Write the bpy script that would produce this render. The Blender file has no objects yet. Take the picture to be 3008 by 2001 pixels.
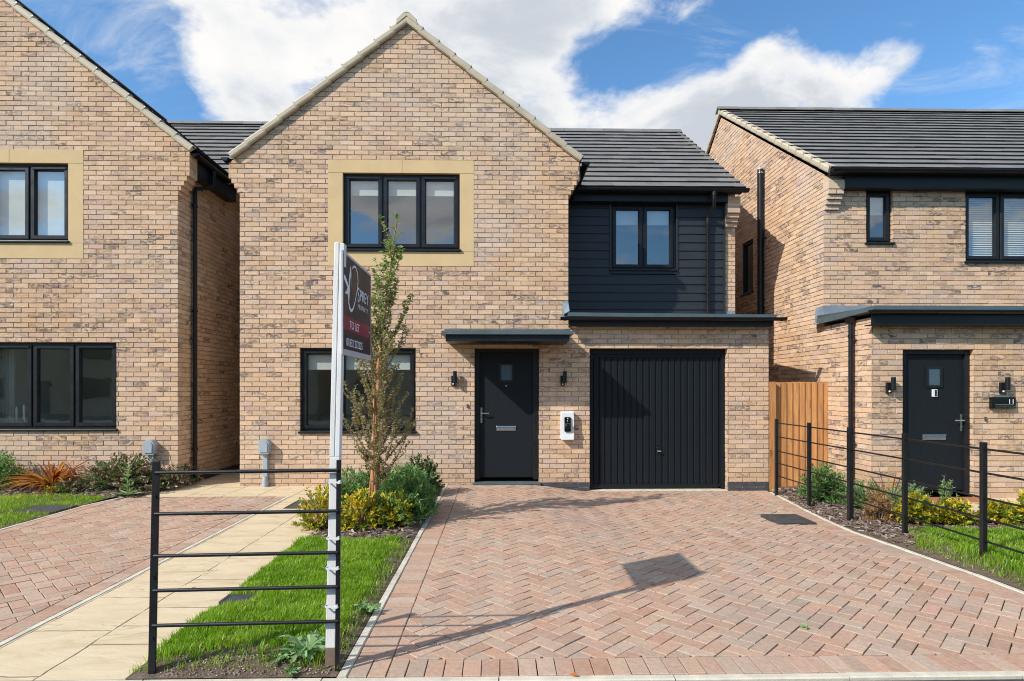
import bpy, math, random
import numpy as np
from mathutils import Vector, noise
R = random.Random(7)
PI = math.pi
SC = bpy.context.scene
COL = SC.collection
V = Vector
SUN = V((1.52, 1.0, -1.37)).normalized()          # travel direction of the sunlight

# ------------------------------------------------------------------ materials
class NT:
    def __init__(s, tree): s.t = tree; s.n = tree.nodes; s.l = tree.links
    def new(s, typ, **kw):
        n = s.n.new(typ)
        for k, v in kw.items(): setattr(n, k, v)
        return n
    def put(s, sock, v):
        if isinstance(v, bpy.types.NodeSocket): s.l.new(v, sock)
        elif v is not None:
            try: sock.default_value = v
            except Exception: sock.default_value = tuple(v) + (1.0,)
    def math(s, op, a, b=None, c=None, clamp=False):
        n = s.new('ShaderNodeMath', operation=op, use_clamp=clamp)
        for i, v in enumerate((a, b, c)):
            if v is not None: s.put(n.inputs[i], v)
        return n.outputs[0]
    def vmath(s, op, a, b=None, out=0):
        n = s.new('ShaderNodeVectorMath', operation=op)
        s.put(n.inputs[0], a)
        if b is not None: s.put(n.inputs[1], b)
        return n.outputs[out]
    def mix(s, f, a, b, blend='MIX'):
        n = s.new('ShaderNodeMixRGB', blend_type=blend)
        s.put(n.inputs[0], f); s.put(n.inputs[1], a); s.put(n.inputs[2], b)
        return n.outputs[0]
    def noise(s, vec, scale, detail=3, rough=.55, dist=0.0):
        n = s.new('ShaderNodeTexNoise')
        if vec is not None: s.l.new(vec, n.inputs['Vector'])
        n.inputs['Scale'].default_value = scale; n.inputs['Detail'].default_value = detail
        n.inputs['Roughness'].default_value = rough; n.inputs['Distortion'].default_value = dist
        return n.outputs[0]
    def ramp(s, fac, stops, interp='LINEAR'):
        n = s.new('ShaderNodeValToRGB'); cr = n.color_ramp; cr.interpolation = interp
        while len(cr.elements) < len(stops): cr.elements.new(.5)
        for e, (p, c) in zip(cr.elements, stops):
            e.position = p; e.color = tuple(c) + (1,) if len(c) == 3 else c
        s.put(n.inputs[0], fac); return n.outputs[0]
    def smooth(s, v, a, b):
        n = s.new('ShaderNodeMapRange', interpolation_type='SMOOTHSTEP')
        s.put(n.inputs[0], v); n.inputs[1].default_value = a; n.inputs[2].default_value = b
        return n.outputs[0]
    def mapping(s, vec, scale):
        n = s.new('ShaderNodeMapping'); s.l.new(vec, n.inputs[0]); n.inputs[3].default_value = scale
        return n.outputs[0]
    def bump(s, h, strength, dist, prev=None):
        n = s.new('ShaderNodeBump'); s.put(n.inputs['Height'], h)
        n.inputs['Strength'].default_value = strength; n.inputs['Distance'].default_value = dist
        if prev is not None: s.l.new(prev, n.inputs['Normal'])
        return n.outputs[0]

def mk(name):
    m = bpy.data.materials.new(name); m.use_nodes = True
    t = NT(m.node_tree); bs = m.node_tree.nodes['Principled BSDF']
    oc = t.new('ShaderNodeTexCoord').outputs['Object']
    return m, t, bs, oc
def geo(t): return t.new('ShaderNodeNewGeometry').outputs['Position']
def attr(t, name='rnd'):
    a = t.new('ShaderNodeAttribute', attribute_name=name)
    sp = t.new('ShaderNodeSeparateColor'); t.l.new(a.outputs['Color'], sp.inputs[0])
    return sp.outputs[0], sp.outputs[1], sp.outputs[2]

def simple(name, col, rough=.5, var=.12, scale=6., bump=.0, bscale=40., spec=.5, metal=0.0, stretch=(1, 1, 1)):
    m, t, bs, oc = mk(name)
    vec = t.mapping(oc, stretch)
    n = t.noise(vec, scale, 4)
    lo = [c * (1 - var) for c in col]; hi = [min(1, c * (1 + var)) for c in col]
    t.put(bs.inputs['Base Color'], t.ramp(n, [(.3, lo), (.7, hi)]))
    n2 = t.noise(vec, bscale, 4)
    t.put(bs.inputs['Roughness'], t.ramp(n, [(.3, (rough * .85,) * 3), (.7, (min(1, rough * 1.15),) * 3)]))
    bs.inputs['Specular IOR Level'].default_value = spec; bs.inputs['Metallic'].default_value = metal
    if bump: t.put(bs.inputs['Normal'], t.bump(n2, bump, .004))
    return m

def brick_mat(name='brick'):
    m, t, bs, oc = mk(name); P = geo(t)
    r, g, b = attr(t)
    base = t.ramp(r, [(0, (.63, .432, .278)), (.22, (.685, .482, .315)), (.45, (.672, .463, .322)), (.62, (.72, .522, .366)),
                      (.8, (.68, .452, .277)), (.92, (.61, .413, .305)), (1, (.61, .463, .362))])
    val = t.math('MULTIPLY_ADD', b, .18, .92)
    cc = t.new('ShaderNodeCombineColor'); [t.put(cc.inputs[i], val) for i in range(3)]
    base = t.mix(1.0, base, cc.outputs[0], 'MULTIPLY')
    fine = t.noise(P, 55, 4, .65)
    base = t.mix(.55, base, t.ramp(fine, [(.3, (.36, .32, .30)), (.62, (.56, .55, .53))]), 'SOFT_LIGHT')
    sm = t.noise(t.mapping(P, (9, 9, 22)), 1.0, 5, .62, 1.2)
    f = t.math('MULTIPLY', t.smooth(sm, .40, .60), g, clamp=True)
    base = t.mix(f, base, (.14, .112, .10))
    tone = t.noise(t.mapping(P, (4.5, 4.5, 11)), 1.0, 3, .5)
    base = t.mix(t.math('MULTIPLY', t.smooth(tone, .5, .75), .42), base, (.46, .32, .21))
    weather = t.noise(P, .7, 4)
    base = t.mix(t.math('MULTIPLY', t.smooth(weather, .47, .66), .38), base, (.62, .515, .425))
    warm = t.noise(P, .45, 3)
    base = t.mix(t.math('MULTIPLY', t.smooth(warm, .52, .68), .5), base, t.mix(1, base, (1.0, .92, .80), 'MULTIPLY'))
    eff = t.math('MULTIPLY', t.smooth(t.noise(P, 1.6, 5, .65), .64, .76), t.smooth(t.noise(P, 9, 4, .65), .45, .65))
    base = t.mix(t.math('MULTIPLY', eff, .6), base, (.74, .72, .70))
    sp_ = t.new('ShaderNodeSeparateXYZ'); t.l.new(P, sp_.inputs[0])
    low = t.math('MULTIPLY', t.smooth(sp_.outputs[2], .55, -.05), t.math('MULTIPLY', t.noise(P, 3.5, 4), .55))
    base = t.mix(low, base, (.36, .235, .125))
    t.put(bs.inputs['Base Color'], base); bs.inputs['Roughness'].default_value = .92
    bs.inputs['Specular IOR Level'].default_value = .2
    crease = t.noise(t.mapping(P, (14, 14, 34)), 1.0, 4, .6, 1.5)
    t.put(bs.inputs['Normal'], t.bump(crease, .7, .007, t.bump(fine, .5, .003)))
    return m

def block_mat():
    m, t, bs, oc = mk('paving_block'); P = geo(t)
    r, g, b = attr(t)
    base = t.ramp(r, [(0, (.455, .285, .20)), (.25, (.485, .305, .215)), (.45, (.475, .325, .23)), (.62, (.485, .345, .25)),
                      (.82, (.45, .345, .262)), (.94, (.475, .27, .18)), (1, (.43, .335, .26))])
    cc = t.new('ShaderNodeCombineColor'); val = t.math('MULTIPLY_ADD', b, .22, .89)
    [t.put(cc.inputs[i], val) for i in range(3)]
    base = t.mix(1.0, base, cc.outputs[0], 'MULTIPLY')
    cl = t.noise(P, 11, 3)
    base = t.mix(t.math('MULTIPLY', t.smooth(cl, .42, .7), .5), base, (.42, .325, .25))
    mott = t.noise(P, 34, 4, .6)
    base = t.mix(.75, base, t.ramp(mott, [(.3, (.36, .35, .35)), (.7, (.63, .63, .62))]), 'SOFT_LIGHT')
    fine = t.noise(P, 160, 3, .7)
    base = t.mix(.7, base, t.ramp(fine, [(.25, (.3, .3, .3)), (.7, (.62, .62, .62))]), 'SOFT_LIGHT')
    big = t.noise(P, .8, 4)
    base = t.mix(t.math('MULTIPLY', t.smooth(big, .5, .72), .5), base, (.33, .27, .225))
    sand = t.math('MULTIPLY', t.smooth(t.noise(P, 2.3, 5, .6), .55, .72), .45)
    base = t.mix(sand, base, (.50, .40, .31))
    t.put(bs.inputs['Base Color'], base); bs.inputs['Roughness'].default_value = .88
    bs.inputs['Specular IOR Level'].default_value = .25
    t.put(bs.inputs['Normal'], t.bump(fine, .55, .002, t.bump(t.noise(P, 22, 3), .5, .006)))
    return m

def tile_mat():
    m, t, bs, oc = mk('roof_tile'); P = geo(t); r, g, b = attr(t)
    base = t.ramp(r, [(0, (.165, .156, .143)), (.5, (.19, .179, .164)), (1, (.22, .207, .19))])
    base = t.mix(.5, base, t.ramp(t.noise(P, 30, 4), [(.3, (.35, .35, .35)), (.7, (.62, .62, .62))]), 'SOFT_LIGHT')
    base = t.mix(t.math('MULTIPLY', t.smooth(t.noise(t.mapping(P, (2, 5, 5)), 1, 3), .55, .75), .25), base, (.17, .16, .15))
    t.put(bs.inputs['Base Color'], base); bs.inputs['Roughness'].default_value = .62
    t.put(bs.inputs['Normal'], t.bump(t.noise(P, 90, 3), .25, .002))
    return m

def leaf_mat(name, stops, trans=.35, rough=.45):
    m, t, bs, oc = mk(name); r, g, b = attr(t)
    c = t.ramp(r, stops)
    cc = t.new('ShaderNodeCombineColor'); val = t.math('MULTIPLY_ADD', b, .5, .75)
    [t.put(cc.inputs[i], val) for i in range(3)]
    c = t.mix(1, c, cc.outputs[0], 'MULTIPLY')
    t.put(bs.inputs['Base Color'], c); bs.inputs['Roughness'].default_value = rough
    bs.inputs['Specular IOR Level'].default_value = .4
    tr = t.new('ShaderNodeBsdfTranslucent')
    t.put(tr.inputs[0], t.mix(.5, c, t.mix(1, c, (1.5, 1.5, .5), 'MULTIPLY')))
    ms = t.new('ShaderNodeMixShader'); ms.inputs[0].default_value = trans
    t.l.new(bs.outputs[0], ms.inputs[1]); t.l.new(tr.outputs[0], ms.inputs[2])
    t.l.new(ms.outputs[0], m.node_tree.nodes['Material Output'].inputs[0])
    return m

def wood_mat(name, c1, c2, axis='z'):
    m, t, bs, oc = mk(name); P = geo(t); r, g, b = attr(t)
    cx = t.new('ShaderNodeCombineXYZ'); t.put(cx.inputs[0], t.math('MULTIPLY', r, 37.)); t.put(cx.inputs[2], t.math('MULTIPLY', b, 11.))
    P2 = t.vmath('ADD', P, cx.outputs[0])
    grain = t.noise(t.mapping(P2, (34, 34, 2.2)), 1, 5, .6, .6)
    knots = t.noise(t.mapping(P2, (9, 9, 3.0)), 1, 2, .4)
    base = t.ramp(grain, [(.3, c2), (.62, c1)])
    base = t.mix(t.math('MULTIPLY', t.smooth(knots, .68, .76), .75), base, [c * .35 for c in c2])
    cc = t.new('ShaderNodeCombineColor'); val = t.math('MULTIPLY_ADD', b, .35, .82)
    [t.put(cc.inputs[i], val) for i in range(3)]
    t.put(bs.inputs['Base Color'], t.mix(1, base, cc.outputs[0], 'MULTIPLY'))
    bs.inputs['Roughness'].default_value = .75
    t.put(bs.inputs['Normal'], t.bump(grain, .4, .003))
    return m

def dark_grain(name, c, rough=.42):
    m, t, bs, oc = mk(name); P = geo(t)
    g = t.noise(t.mapping(P, (90, 90, 6)), 1, 5, .65, .8)
    t.put(bs.inputs['Base Color'], t.ramp(g, [(.3, [x * .75 for x in c]), (.7, [x * 1.3 for x in c])]))
    bs.inputs['Roughness'].default_value = rough; bs.inputs['Specular IOR Level'].default_value = .25
    t.put(bs.inputs['Normal'], t.bump(g, .35, .002))
    return m

def clad_mat():
    m, t, bs, oc = mk('cladding_board'); P = geo(t); r, g, b = attr(t)
    cx = t.new('ShaderNodeCombineXYZ'); t.put(cx.inputs[0], t.math('MULTIPLY', r, 30.))
    gr = t.noise(t.mapping(t.vmath('ADD', P, cx.outputs[0]), (5, 20, 60)), 1, 5, .6, .9)
    t.put(bs.inputs['Base Color'], t.ramp(gr, [(.3, (.0135, .0165, .0195)), (.7, (.024, .029, .033))]))
    t.put(bs.inputs['Roughness'], t.ramp(gr, [(.3, (.42,) * 3), (.7, (.62,) * 3)]))
    t.put(bs.inputs['Normal'], t.bump(gr, .5, .003))
    return m

def glass_mat(name='window_glass', tint=.86, f0=.22):
    m, t, bs, oc = mk(name)
    m.node_tree.nodes.remove(bs); P = geo(t)
    nb = t.bump(t.noise(P, 2.2, 2), .10, .012)
    g = t.new('ShaderNodeNewGeometry')       # Schlick, the same from both sides of the pane
    c = t.math('ABSOLUTE', t.vmath('DOT_PRODUCT', g.outputs['Normal'], g.outputs['Incoming'], out=1))
    f = t.math('MULTIPLY_ADD', t.math('POWER', t.math('SUBTRACT', 1., c, clamp=True), 5.), 1 - f0, f0, clamp=True)
    tr = t.new('ShaderNodeBsdfTransparent'); t.put(tr.inputs[0], (tint * .96, tint, tint * .98, 1))
    gl = t.new('ShaderNodeBsdfGlossy'); gl.inputs['Roughness'].default_value = .0; t.l.new(nb, gl.inputs['Normal'])
    t.put(gl.inputs[0], (.95, .97, 1, 1))
    ms = t.new('ShaderNodeMixShader'); t.l.new(f, ms.inputs[0])
    t.l.new(tr.outputs[0], ms.inputs[1]); t.l.new(gl.outputs[0], ms.inputs[2])
    t.l.new(ms.outputs[0], m.node_tree.nodes['Material Output'].inputs[0])
    return m

def path_mat():
    m, t, bs, oc = mk('imprinted_concrete'); P = geo(t)
    sep = t.new('ShaderNodeSeparateXYZ'); t.l.new(P, sep.inputs[0])
    wob = t.math('MULTIPLY', t.math('SUBTRACT', t.noise(P, 5, 3), .5), .035)
    x = t.math('ADD', sep.outputs[0], wob); y = t.math('ADD', sep.outputs[1], wob)
    cx = t.math('DIVIDE', t.math('ADD', x, 2.42), .49)
    colid = t.math('FLOOR', cx)
    yy = t.math('DIVIDE', t.math('ADD', y, t.math('MULTIPLY', colid, .21)), .6)
    def line(v, w, sc):
        f = t.math('FRACT', v); d = t.math('MINIMUM', f, t.math('SUBTRACT', 1., f))
        return t.smooth(t.math('MULTIPLY', d, sc), w, 0.)
    ln = t.math('MAXIMUM', line(cx, .010, .49), line(yy, .009, .6))
    ln = t.math('MULTIPLY', ln, t.smooth(t.noise(P, 4, 3), .25, .55))
    riv = t.noise(t.mapping(P, (2.2, 7, 3)), 1, 6, .62, 1.4)
    fine = t.noise(P, 120, 3, .7)
    c = t.ramp(riv, [(.28, (.54, .42, .255)), (.45, (.64, .51, .325)), (.6, (.68, .55, .36)), (.78, (.72, .60, .42))])
    c = t.mix(t.math('MULTIPLY', t.smooth(t.noise(P, 1.3, 3), .5, .7), .3), c, (.52, .40, .25))
    c = t.mix(.5, c, t.ramp(fine, [(.25, (.38,) * 3), (.7, (.58,) * 3)]), 'SOFT_LIGHT')
    crack = t.smooth(t.math('ABSOLUTE', t.math('SUBTRACT', t.noise(t.mapping(P, (1.2, 3.6, 1)), 1, 5, .55, .8), .5)), .012, .0)
    c = t.mix(t.math('MULTIPLY', crack, t.math('MULTIPLY', t.smooth(t.noise(P, 1.7, 2), .5, .6), .5)), c, (.16, .12, .075))
    c = t.mix(t.math('MULTIPLY', ln, .85), c, (.11, .085, .05))
    t.put(bs.inputs['Base Color'], c); bs.inputs['Roughness'].default_value = .7
    h = t.math('SUBTRACT', t.math('MULTIPLY', riv, .7), ln)
    t.put(bs.inputs['Normal'], t.bump(h, .55, .012, t.bump(fine, .3, .002)))
    return m

def soil_mat():
    m, t, bs, oc = mk('soil'); P = geo(t)
    n = t.noise(P, 14, 6, .65); n2 = t.noise(P, 90, 4, .7)
    c = t.ramp(n, [(.3, (.085, .057, .038)), (.55, (.175, .122, .083)), (.75, (.26, .195, .14))])
    c = t.mix(.8, c, t.ramp(n2, [(.3, (.2,) * 3), (.7, (.75,) * 3)]), 'SOFT_LIGHT')
    t.put(bs.inputs['Base Color'], c); bs.inputs['Roughness'].default_value = .95
    t.put(bs.inputs['Normal'], t.bump(n2, .9, .012, t.bump(n, .6, .02)))
    return m

def checker_plate():
    m, t, bs, oc = mk('cover_plate'); P = geo(t)
    v = t.new('ShaderNodeTexVoronoi'); t.l.new(P, v.inputs[0]); v.inputs['Scale'].default_value = 38
    h = t.smooth(v.outputs[0], .2, .45)
    n = t.noise(P, 9, 4)
    t.put(bs.inputs['Base Color'], t.ramp(n, [(.3, (.035, .037, .04)), (.7, (.075, .078, .082))]))
    bs.inputs['Roughness'].default_value = .55
    t.put(bs.inputs['Normal'], t.bump(h, .8, .006))
    return m

MT = dict(
    brick=brick_mat(), mortar=simple('mortar', (.49, .39, .30), .95, .15, 18, .5, 120, .15),
    blue=simple('blue_brick', (.055, .062, .07), .6, .25, 12, .4, 60), plain=simple('plain_brick', (.60, .43, .28), .9, .18, 9, .4, 60, .2),
    block=block_mat(), joint=simple('joint_sand', (.045, .038, .032), .95, .3, 30), tile=tile_mat(),
    verge=simple('verge_plastic', (.50, .415, .295), .6, .10, 5, .1, 60), black=simple('black_plastic', (.009, .010, .012), .36, .2, 8, .05, 60, .35),
    fascia=simple('fascia_board', (.0095, .0120, .0150), .42, .2, 5, .06, 40, .35), frame=simple('frame_plastic', (.011, .012, .0135), .40, .2, 9, .08, 90, .35),
    door=dark_grain('door_skin', (.0085, .0115, .015), .62), garage=dark_grain('garage_steel', (.0085, .0120, .0158), .5), clad=clad_mat(),
    tile_gap_shade=simple('tile_gap_shade', (.012, .012, .013), .8, .2, 20), stone=simple('cast_stone', (.66, .475, .255), .85, .07, 3, .25, 90, .2), glass=glass_mat(), glass_low=glass_mat('window_glass_clear', .86, .15),
    frost=simple('frosted_glass', (.06, .10, .13), .25, .1, 40), chrome=simple('chrome', (.75, .75, .75), .12, .05, 5, 0, 40, .5, 1.0),
    steel=simple('satin_steel', (.55, .53, .50), .3, .1, 30, 0, 40, .5, 1.0), lead=simple('lead_sheet', (.20, .245, .285), .5, .25, 4, .15, 14),
    trim=simple('grey_trim', (.085, .115, .125), .45, .12, 5), roofgrp=simple('grp_roof', (.075, .082, .086), .55, .15, 5),
    room=simple('room_wall', (.68, .69, .65), .9, .1, 2), curtain=simple('curtain', (.55, .58, .56), .9, .1, 9), blind=simple('blind_fabric', (.80, .80, .76), .9, .05, 9),
    slat=simple('blind_slat', (.86, .90, .88), .4, .05, 9), white=simple('white_plastic', (.78, .78, .78), .3, .03, 9), grey=simple('grey_plastic', (.37, .42, .46), .4, .06, 9),
    gloss=simple('gloss_black', (.006, .007, .008), .1, .1, 9), concrete=simple('concrete_edge', (.60, .55, .44), .9, .15, 9, .5, 90, .2),
    path=path_mat(), soil=soil_mat(), cover=checker_plate(), iron=simple('iron', (.05, .05, .052), .55, .3, 12, .3, 40),
    fencepaint=simple('black_fence_paint', (.010, .010, .012), .38, .25, 12, .15, 60), wood=wood_mat('fence_wood', (.56, .27, .095), (.36, .145, .042)), stake=simple('weathered_stake', (.22, .15, .10), .9, .3, 8, .4, 40),
    whitewood=simple('white_painted_wood', (.80, .78, .74), .7, .09, 3, .3, 30, .3, 0, (6, 6, .7)), board=simple('sign_face', (.017, .013, .020), .45, .1, 4),
    boardedge=simple('sign_edge', (.55, .54, .58), .5, .04, 4), red=simple('sign_band', (.25, .006, .04), .45, .08, 4), letter=simple('sign_letter', (.86, .87, .90), .5, .03, 4),
    asphalt=simple('asphalt', (.05, .05, .05), .9, .3, 20, .5, 150), ground=simple('rough_grass_ground', (.07, .09, .035), .95, .3, 2, .5, 40),
    bark=simple('tree_bark', (.50, .24, .11), .85, .35, 14, .7, 60, .2, 0, (1, 1, .25)), twig=simple('twig_bark', (.30, .20, .145), .85, .3, 30),
    chip=None, pebble=None, candle=simple('candle_wax', (.8, .78, .72), .5, .03, 9), step=simple('brick_step', (.36, .15, .07), .8, .2, 9),
    l_green=leaf_mat('leaf_green', [(0, (.08, .19, .055)), (.5, (.18, .34, .10)), (1, (.30, .48, .16))]),
    l_dark=leaf_mat('leaf_dark', [(0, (.035, .08, .022)), (.6, (.07, .145, .035)), (1, (.12, .21, .055))]),
    l_yellow=leaf_mat('leaf_variegated', [(0, (.09, .19, .03)), (.38, (.20, .30, .04)), (.5, (.60, .47, .03)), (.8, (.82, .63, .04)), (1, (.86, .75, .22))]),
    l_tree=leaf_mat('leaf_tree', [(0, (.36, .24, .15)), (.3, (.36, .33, .17)), (.7, (.23, .35, .10)), (1, (.14, .32, .06))]),
    l_orange=leaf_mat('leaf_bronze', [(0, (.20, .055, .02)), (.35, (.42, .13, .03)), (.7, (.58, .22, .05)), (1, (.40, .28, .07))]),
    l_pink=leaf_mat('leaf_abelia', [(0, (.08, .15, .05)), (.58, (.16, .24, .08)), (.66, (.30, .16, .09)), (.76, (.48, .17, .13)), (.82, (.78, .60, .60)), (1, (.90, .82, .82))]),
    l_straw=leaf_mat('leaf_dead', [(0, (.30, .16, .06)), (.5, (.48, .29, .12)), (1, (.60, .42, .2))]),
    l_grass=leaf_mat('grass_blade', [(0, (.11, .23, .012)), (.4, (.23, .41, .022)), (.75, (.34, .51, .030)), (.93, (.46, .57, .07)), (1, (.62, .54, .26))], .5, .35),
    l_weed=leaf_mat('leaf_weed', [(0, (.13, .25, .09)), (.6, (.24, .39, .16)), (1, (.34, .48, .22))]),
)
def _rndmat(name, stops, rough=.9):
    m, t, bs, oc = mk(name); r, g, b = attr(t)
    t.put(bs.inputs['Base Color'], t.mix(.5, t.ramp(r, stops), t.ramp(t.noise(geo(t), 70, 3), [(.3, (.3,) * 3), (.7, (.65,) * 3)]), 'SOFT_LIGHT'))
    bs.inputs['Roughness'].default_value = rough; return m
MT['chip'] = _rndmat('bark_chip', [(0, (.06, .038, .028)), (.5, (.17, .115, .085)), (.85, (.31, .24, .20)), (1, (.46, .39, .34))])
MT['pebble'] = _rndmat('pebble', [(0, (.13, .085, .055)), (.4, (.24, .165, .11)), (.8, (.34, .27, .20)), (1, (.52, .46, .38))], .8)

# ------------------------------------------------------------------ mesh building
class B:
    def __init__(s): s.v = []; s.f = []; s.m = []; s.a = []; s.mats = []; s.sm = []
    def mi(s, mat):
        if mat not in s.mats: s.mats.append(mat)
        return s.mats.index(mat)
    def face(s, pts, mat, a=(.5, 0, .5), smooth=False):
        i = len(s.v); s.v += [tuple(p) for p in pts]; s.f.append(tuple(range(i, i + len(pts))))
        s.m.append(s.mi(mat)); s.a.append(a); s.sm.append(smooth)
    def idx(s, vs, fs, mat, a=(.5, 0, .5), smooth=False):
        i = len(s.v); s.v += [tuple(p) for p in vs]; k = s.mi(mat)
        for f in fs:
            s.f.append(tuple(i + j for j in f)); s.m.append(k); s.a.append(a); s.sm.append(smooth)
    def box(s, x0, x1, y0, y1, z0, z1, mat, a=(.5, 0, .5)):
        vs = [(x, y, z) for z in (z0, z1) for y in (y0, y1) for x in (x0, x1)]
        s.idx(vs, [(0, 2, 3, 1), (4, 5, 7, 6), (0, 1, 5, 4), (1, 3, 7, 5), (3, 2, 6, 7), (2, 0, 4, 6)], mat, a)
    def obox(s, o, ex, ey, ez, mat, a=(.5, 0, .5)):            # oriented box from corner o along three edge vectors
        o, ex, ey, ez = V(o), V(ex), V(ey), V(ez)
        vs = [o + ex * i + ey * j + ez * k for k in (0, 1) for j in (0, 1) for i in (0, 1)]
        s.idx(vs, [(0, 2, 3, 1), (4, 5, 7, 6), (0, 1, 5, 4), (1, 3, 7, 5), (3, 2, 6, 7), (2, 0, 4, 6)], mat, a)
    def prism(s, prof, d, mat, a=(.5, 0, .5), smooth=False):   # polygon extruded along vector d
        n = len(prof); p = [V(q) for q in prof]; d = V(d)
        s.idx(p + [q + d for q in p], [tuple(range(n))[::-1], tuple(range(n, 2 * n))], mat, a)
        s.idx(p + [q + d for q in p], [(i, (i + 1) % n, (i + 1) % n + n, i + n) for i in range(n)], mat, a, smooth)
    def tube(s, pts, rad, mat, n=10, a=(.5, 0, .5), caps=True):
        pts = [V(p) for p in pts]
        if not isinstance(rad, (list, tuple)): rad = [rad] * len(pts)
        vs = []; prev = None
        for i, p in enumerate(pts):
            d = (pts[min(i + 1, len(pts) - 1)] - pts[max(i - 1, 0)]).normalized()
            if prev is None:
                up = V((0, 0, 1)) if abs(d.z) < .9 else V((1, 0, 0)); x = d.cross(up).normalized()
            else: x = (prev - d * prev.dot(d)).normalized()
            prev = x; y = d.cross(x)
            vs += [p + (x * math.cos(2 * PI * k / n) + y * math.sin(2 * PI * k / n)) * rad[i] for k in range(n)]
        fs = [(i * n + k, i * n + (k + 1) % n, (i + 1) * n + (k + 1) % n, (i + 1) * n + k) for i in range(len(pts) - 1) for k in range(n)]
        s.idx(vs, fs, mat, a, True)
        if caps:
            s.idx(vs[:n], [tuple(range(n))[::-1]], mat, a); s.idx(vs[-n:], [tuple(range(n))], mat, a)
    def leaf(s, p, d, l, w, mat, a, roll=None, fold=.25):
        d = d.normalized()
        side = d.cross(V((R.uniform(-.4, .4), R.uniform(-.4, .4), 1)))
        if side.length < .05: side = V((1, 0, 0))
        side.normalize(); up = side.cross(d)
        if roll: side, up = side * math.cos(roll) + up * math.sin(roll), up * math.cos(roll) - side * math.sin(roll)
        m = p + d * (l * .45)
        s.idx([p, m + side * w * .5 + up * w * fold, p + d * l, m - side * w * .5 + up * w * fold], [(0, 1, 2), (0, 2, 3)], mat, a)

ORG = {}
def props(o, label=None, cat=None, group=None, kind=None):
    for k, v in (('label', label), ('category', cat), ('group', group), ('kind', kind)):
        if v: o[k] = v
    return o
def thing(name, label, cat, loc=(0, 0, 0), group=None):
    o = bpy.data.objects.new(name, None); o.empty_display_size = .2; COL.objects.link(o); o.location = loc
    ORG[o.name] = V(loc); return props(o, label, cat, group)
def obj(name, b, parent=None, bevel=0, label=None, cat=None, group=None, kind=None, origin=None, smooth=False):
    me = bpy.data.meshes.new(name)
    o0 = ORG[parent.name] if parent else V(origin or (0, 0, 0))
    me.from_pydata([(v[0] - o0.x, v[1] - o0.y, v[2] - o0.z) for v in b.v], [], b.f)
    for m in b.mats: me.materials.append(MT[m])
    me.polygons.foreach_set('material_index', b.m)
    me.polygons.foreach_set('use_smooth', [bool(x) or smooth for x in b.sm])
    at = me.attributes.new('rnd', 'FLOAT_COLOR', 'FACE')
    at.data.foreach_set('color', [c for a in b.a for c in (a[0], a[1], a[2], 1.)])
    me.update()
    o = bpy.data.objects.new(name, me); COL.objects.link(o)
    if parent: o.parent = parent
    else: o.location = o0
    ORG[o.name] = o0
    if bevel:
        md = o.modifiers.new('edge', 'BEVEL'); md.width = bevel; md.segments = 2; md.limit_method = 'ANGLE'; md.angle_limit = .7
        md.harden_normals = False
    return props(o, label, cat, group, kind)
def dup(root, loc, label=None):
    base = ORG[root.name]
    def cp(o, par):
        c = o.copy(); COL.objects.link(c)
        if par: c.parent = par
        ORG[c.name] = V(loc)
        for ch in list(o.children): cp(ch, c)
        return c
    r = cp(root, None); r.location = loc
    if label: r['label'] = label
    return r

# ------------------------------------------------------------------ brickwork
RH = .075; BL = .225; Z0 = .04
def clip_poly(poly, planes):
    for (a, b, d) in planes:
        out = []
        for i in range(len(poly)):
            p, q = poly[i], poly[(i + 1) % len(poly)]
            fp, fq = a * p[0] + b * p[1] - d, a * q[0] + b * q[1] - d
            if fp <= 0: out.append(p)
            if (fp < 0 < fq) or (fq < 0 < fp):
                k = fp / (fp - fq); out.append((p[0] + (q[0] - p[0]) * k, p[1] + (q[1] - p[1]) * k))
        poly = out
        if len(poly) < 3: return []
    return poly
def area(p): return abs(sum(p[i][0] * p[(i + 1) % len(p)][1] - p[(i + 1) % len(p)][0] * p[i][1] for i in range(len(p)))) / 2
def cut(rects, h):
    out = []
    for (a, b, c, d) in rects:
        if h[0] >= b or h[1] <= a or h[2] >= d or h[3] <= c: out.append((a, b, c, d)); continue
        if h[0] > a: out.append((a, h[0], c, d))
        if h[1] < b: out.append((h[1], b, c, d))
        x0, x1 = max(a, h[0]), min(b, h[1])
        if h[2] > c: out.append((x0, x1, c, h[2]))
        if h[3] < d: out.append((x0, x1, h[3], d))
    return out
def brick_attr(u, v, seed):
    n = noise.noise(V((u * .9 + seed, v * 1.9, seed * 1.7))) * .5 + noise.noise(V((u * .25, v * .5, seed))) * .5
    r = R.random()
    g = R.uniform(.6, 1.) if R.random() < .17 + .36 * n else (R.uniform(.18, .5) if R.random() < .38 + .3 * n else R.uniform(0, .10))
    return (r, g, R.random())
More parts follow.
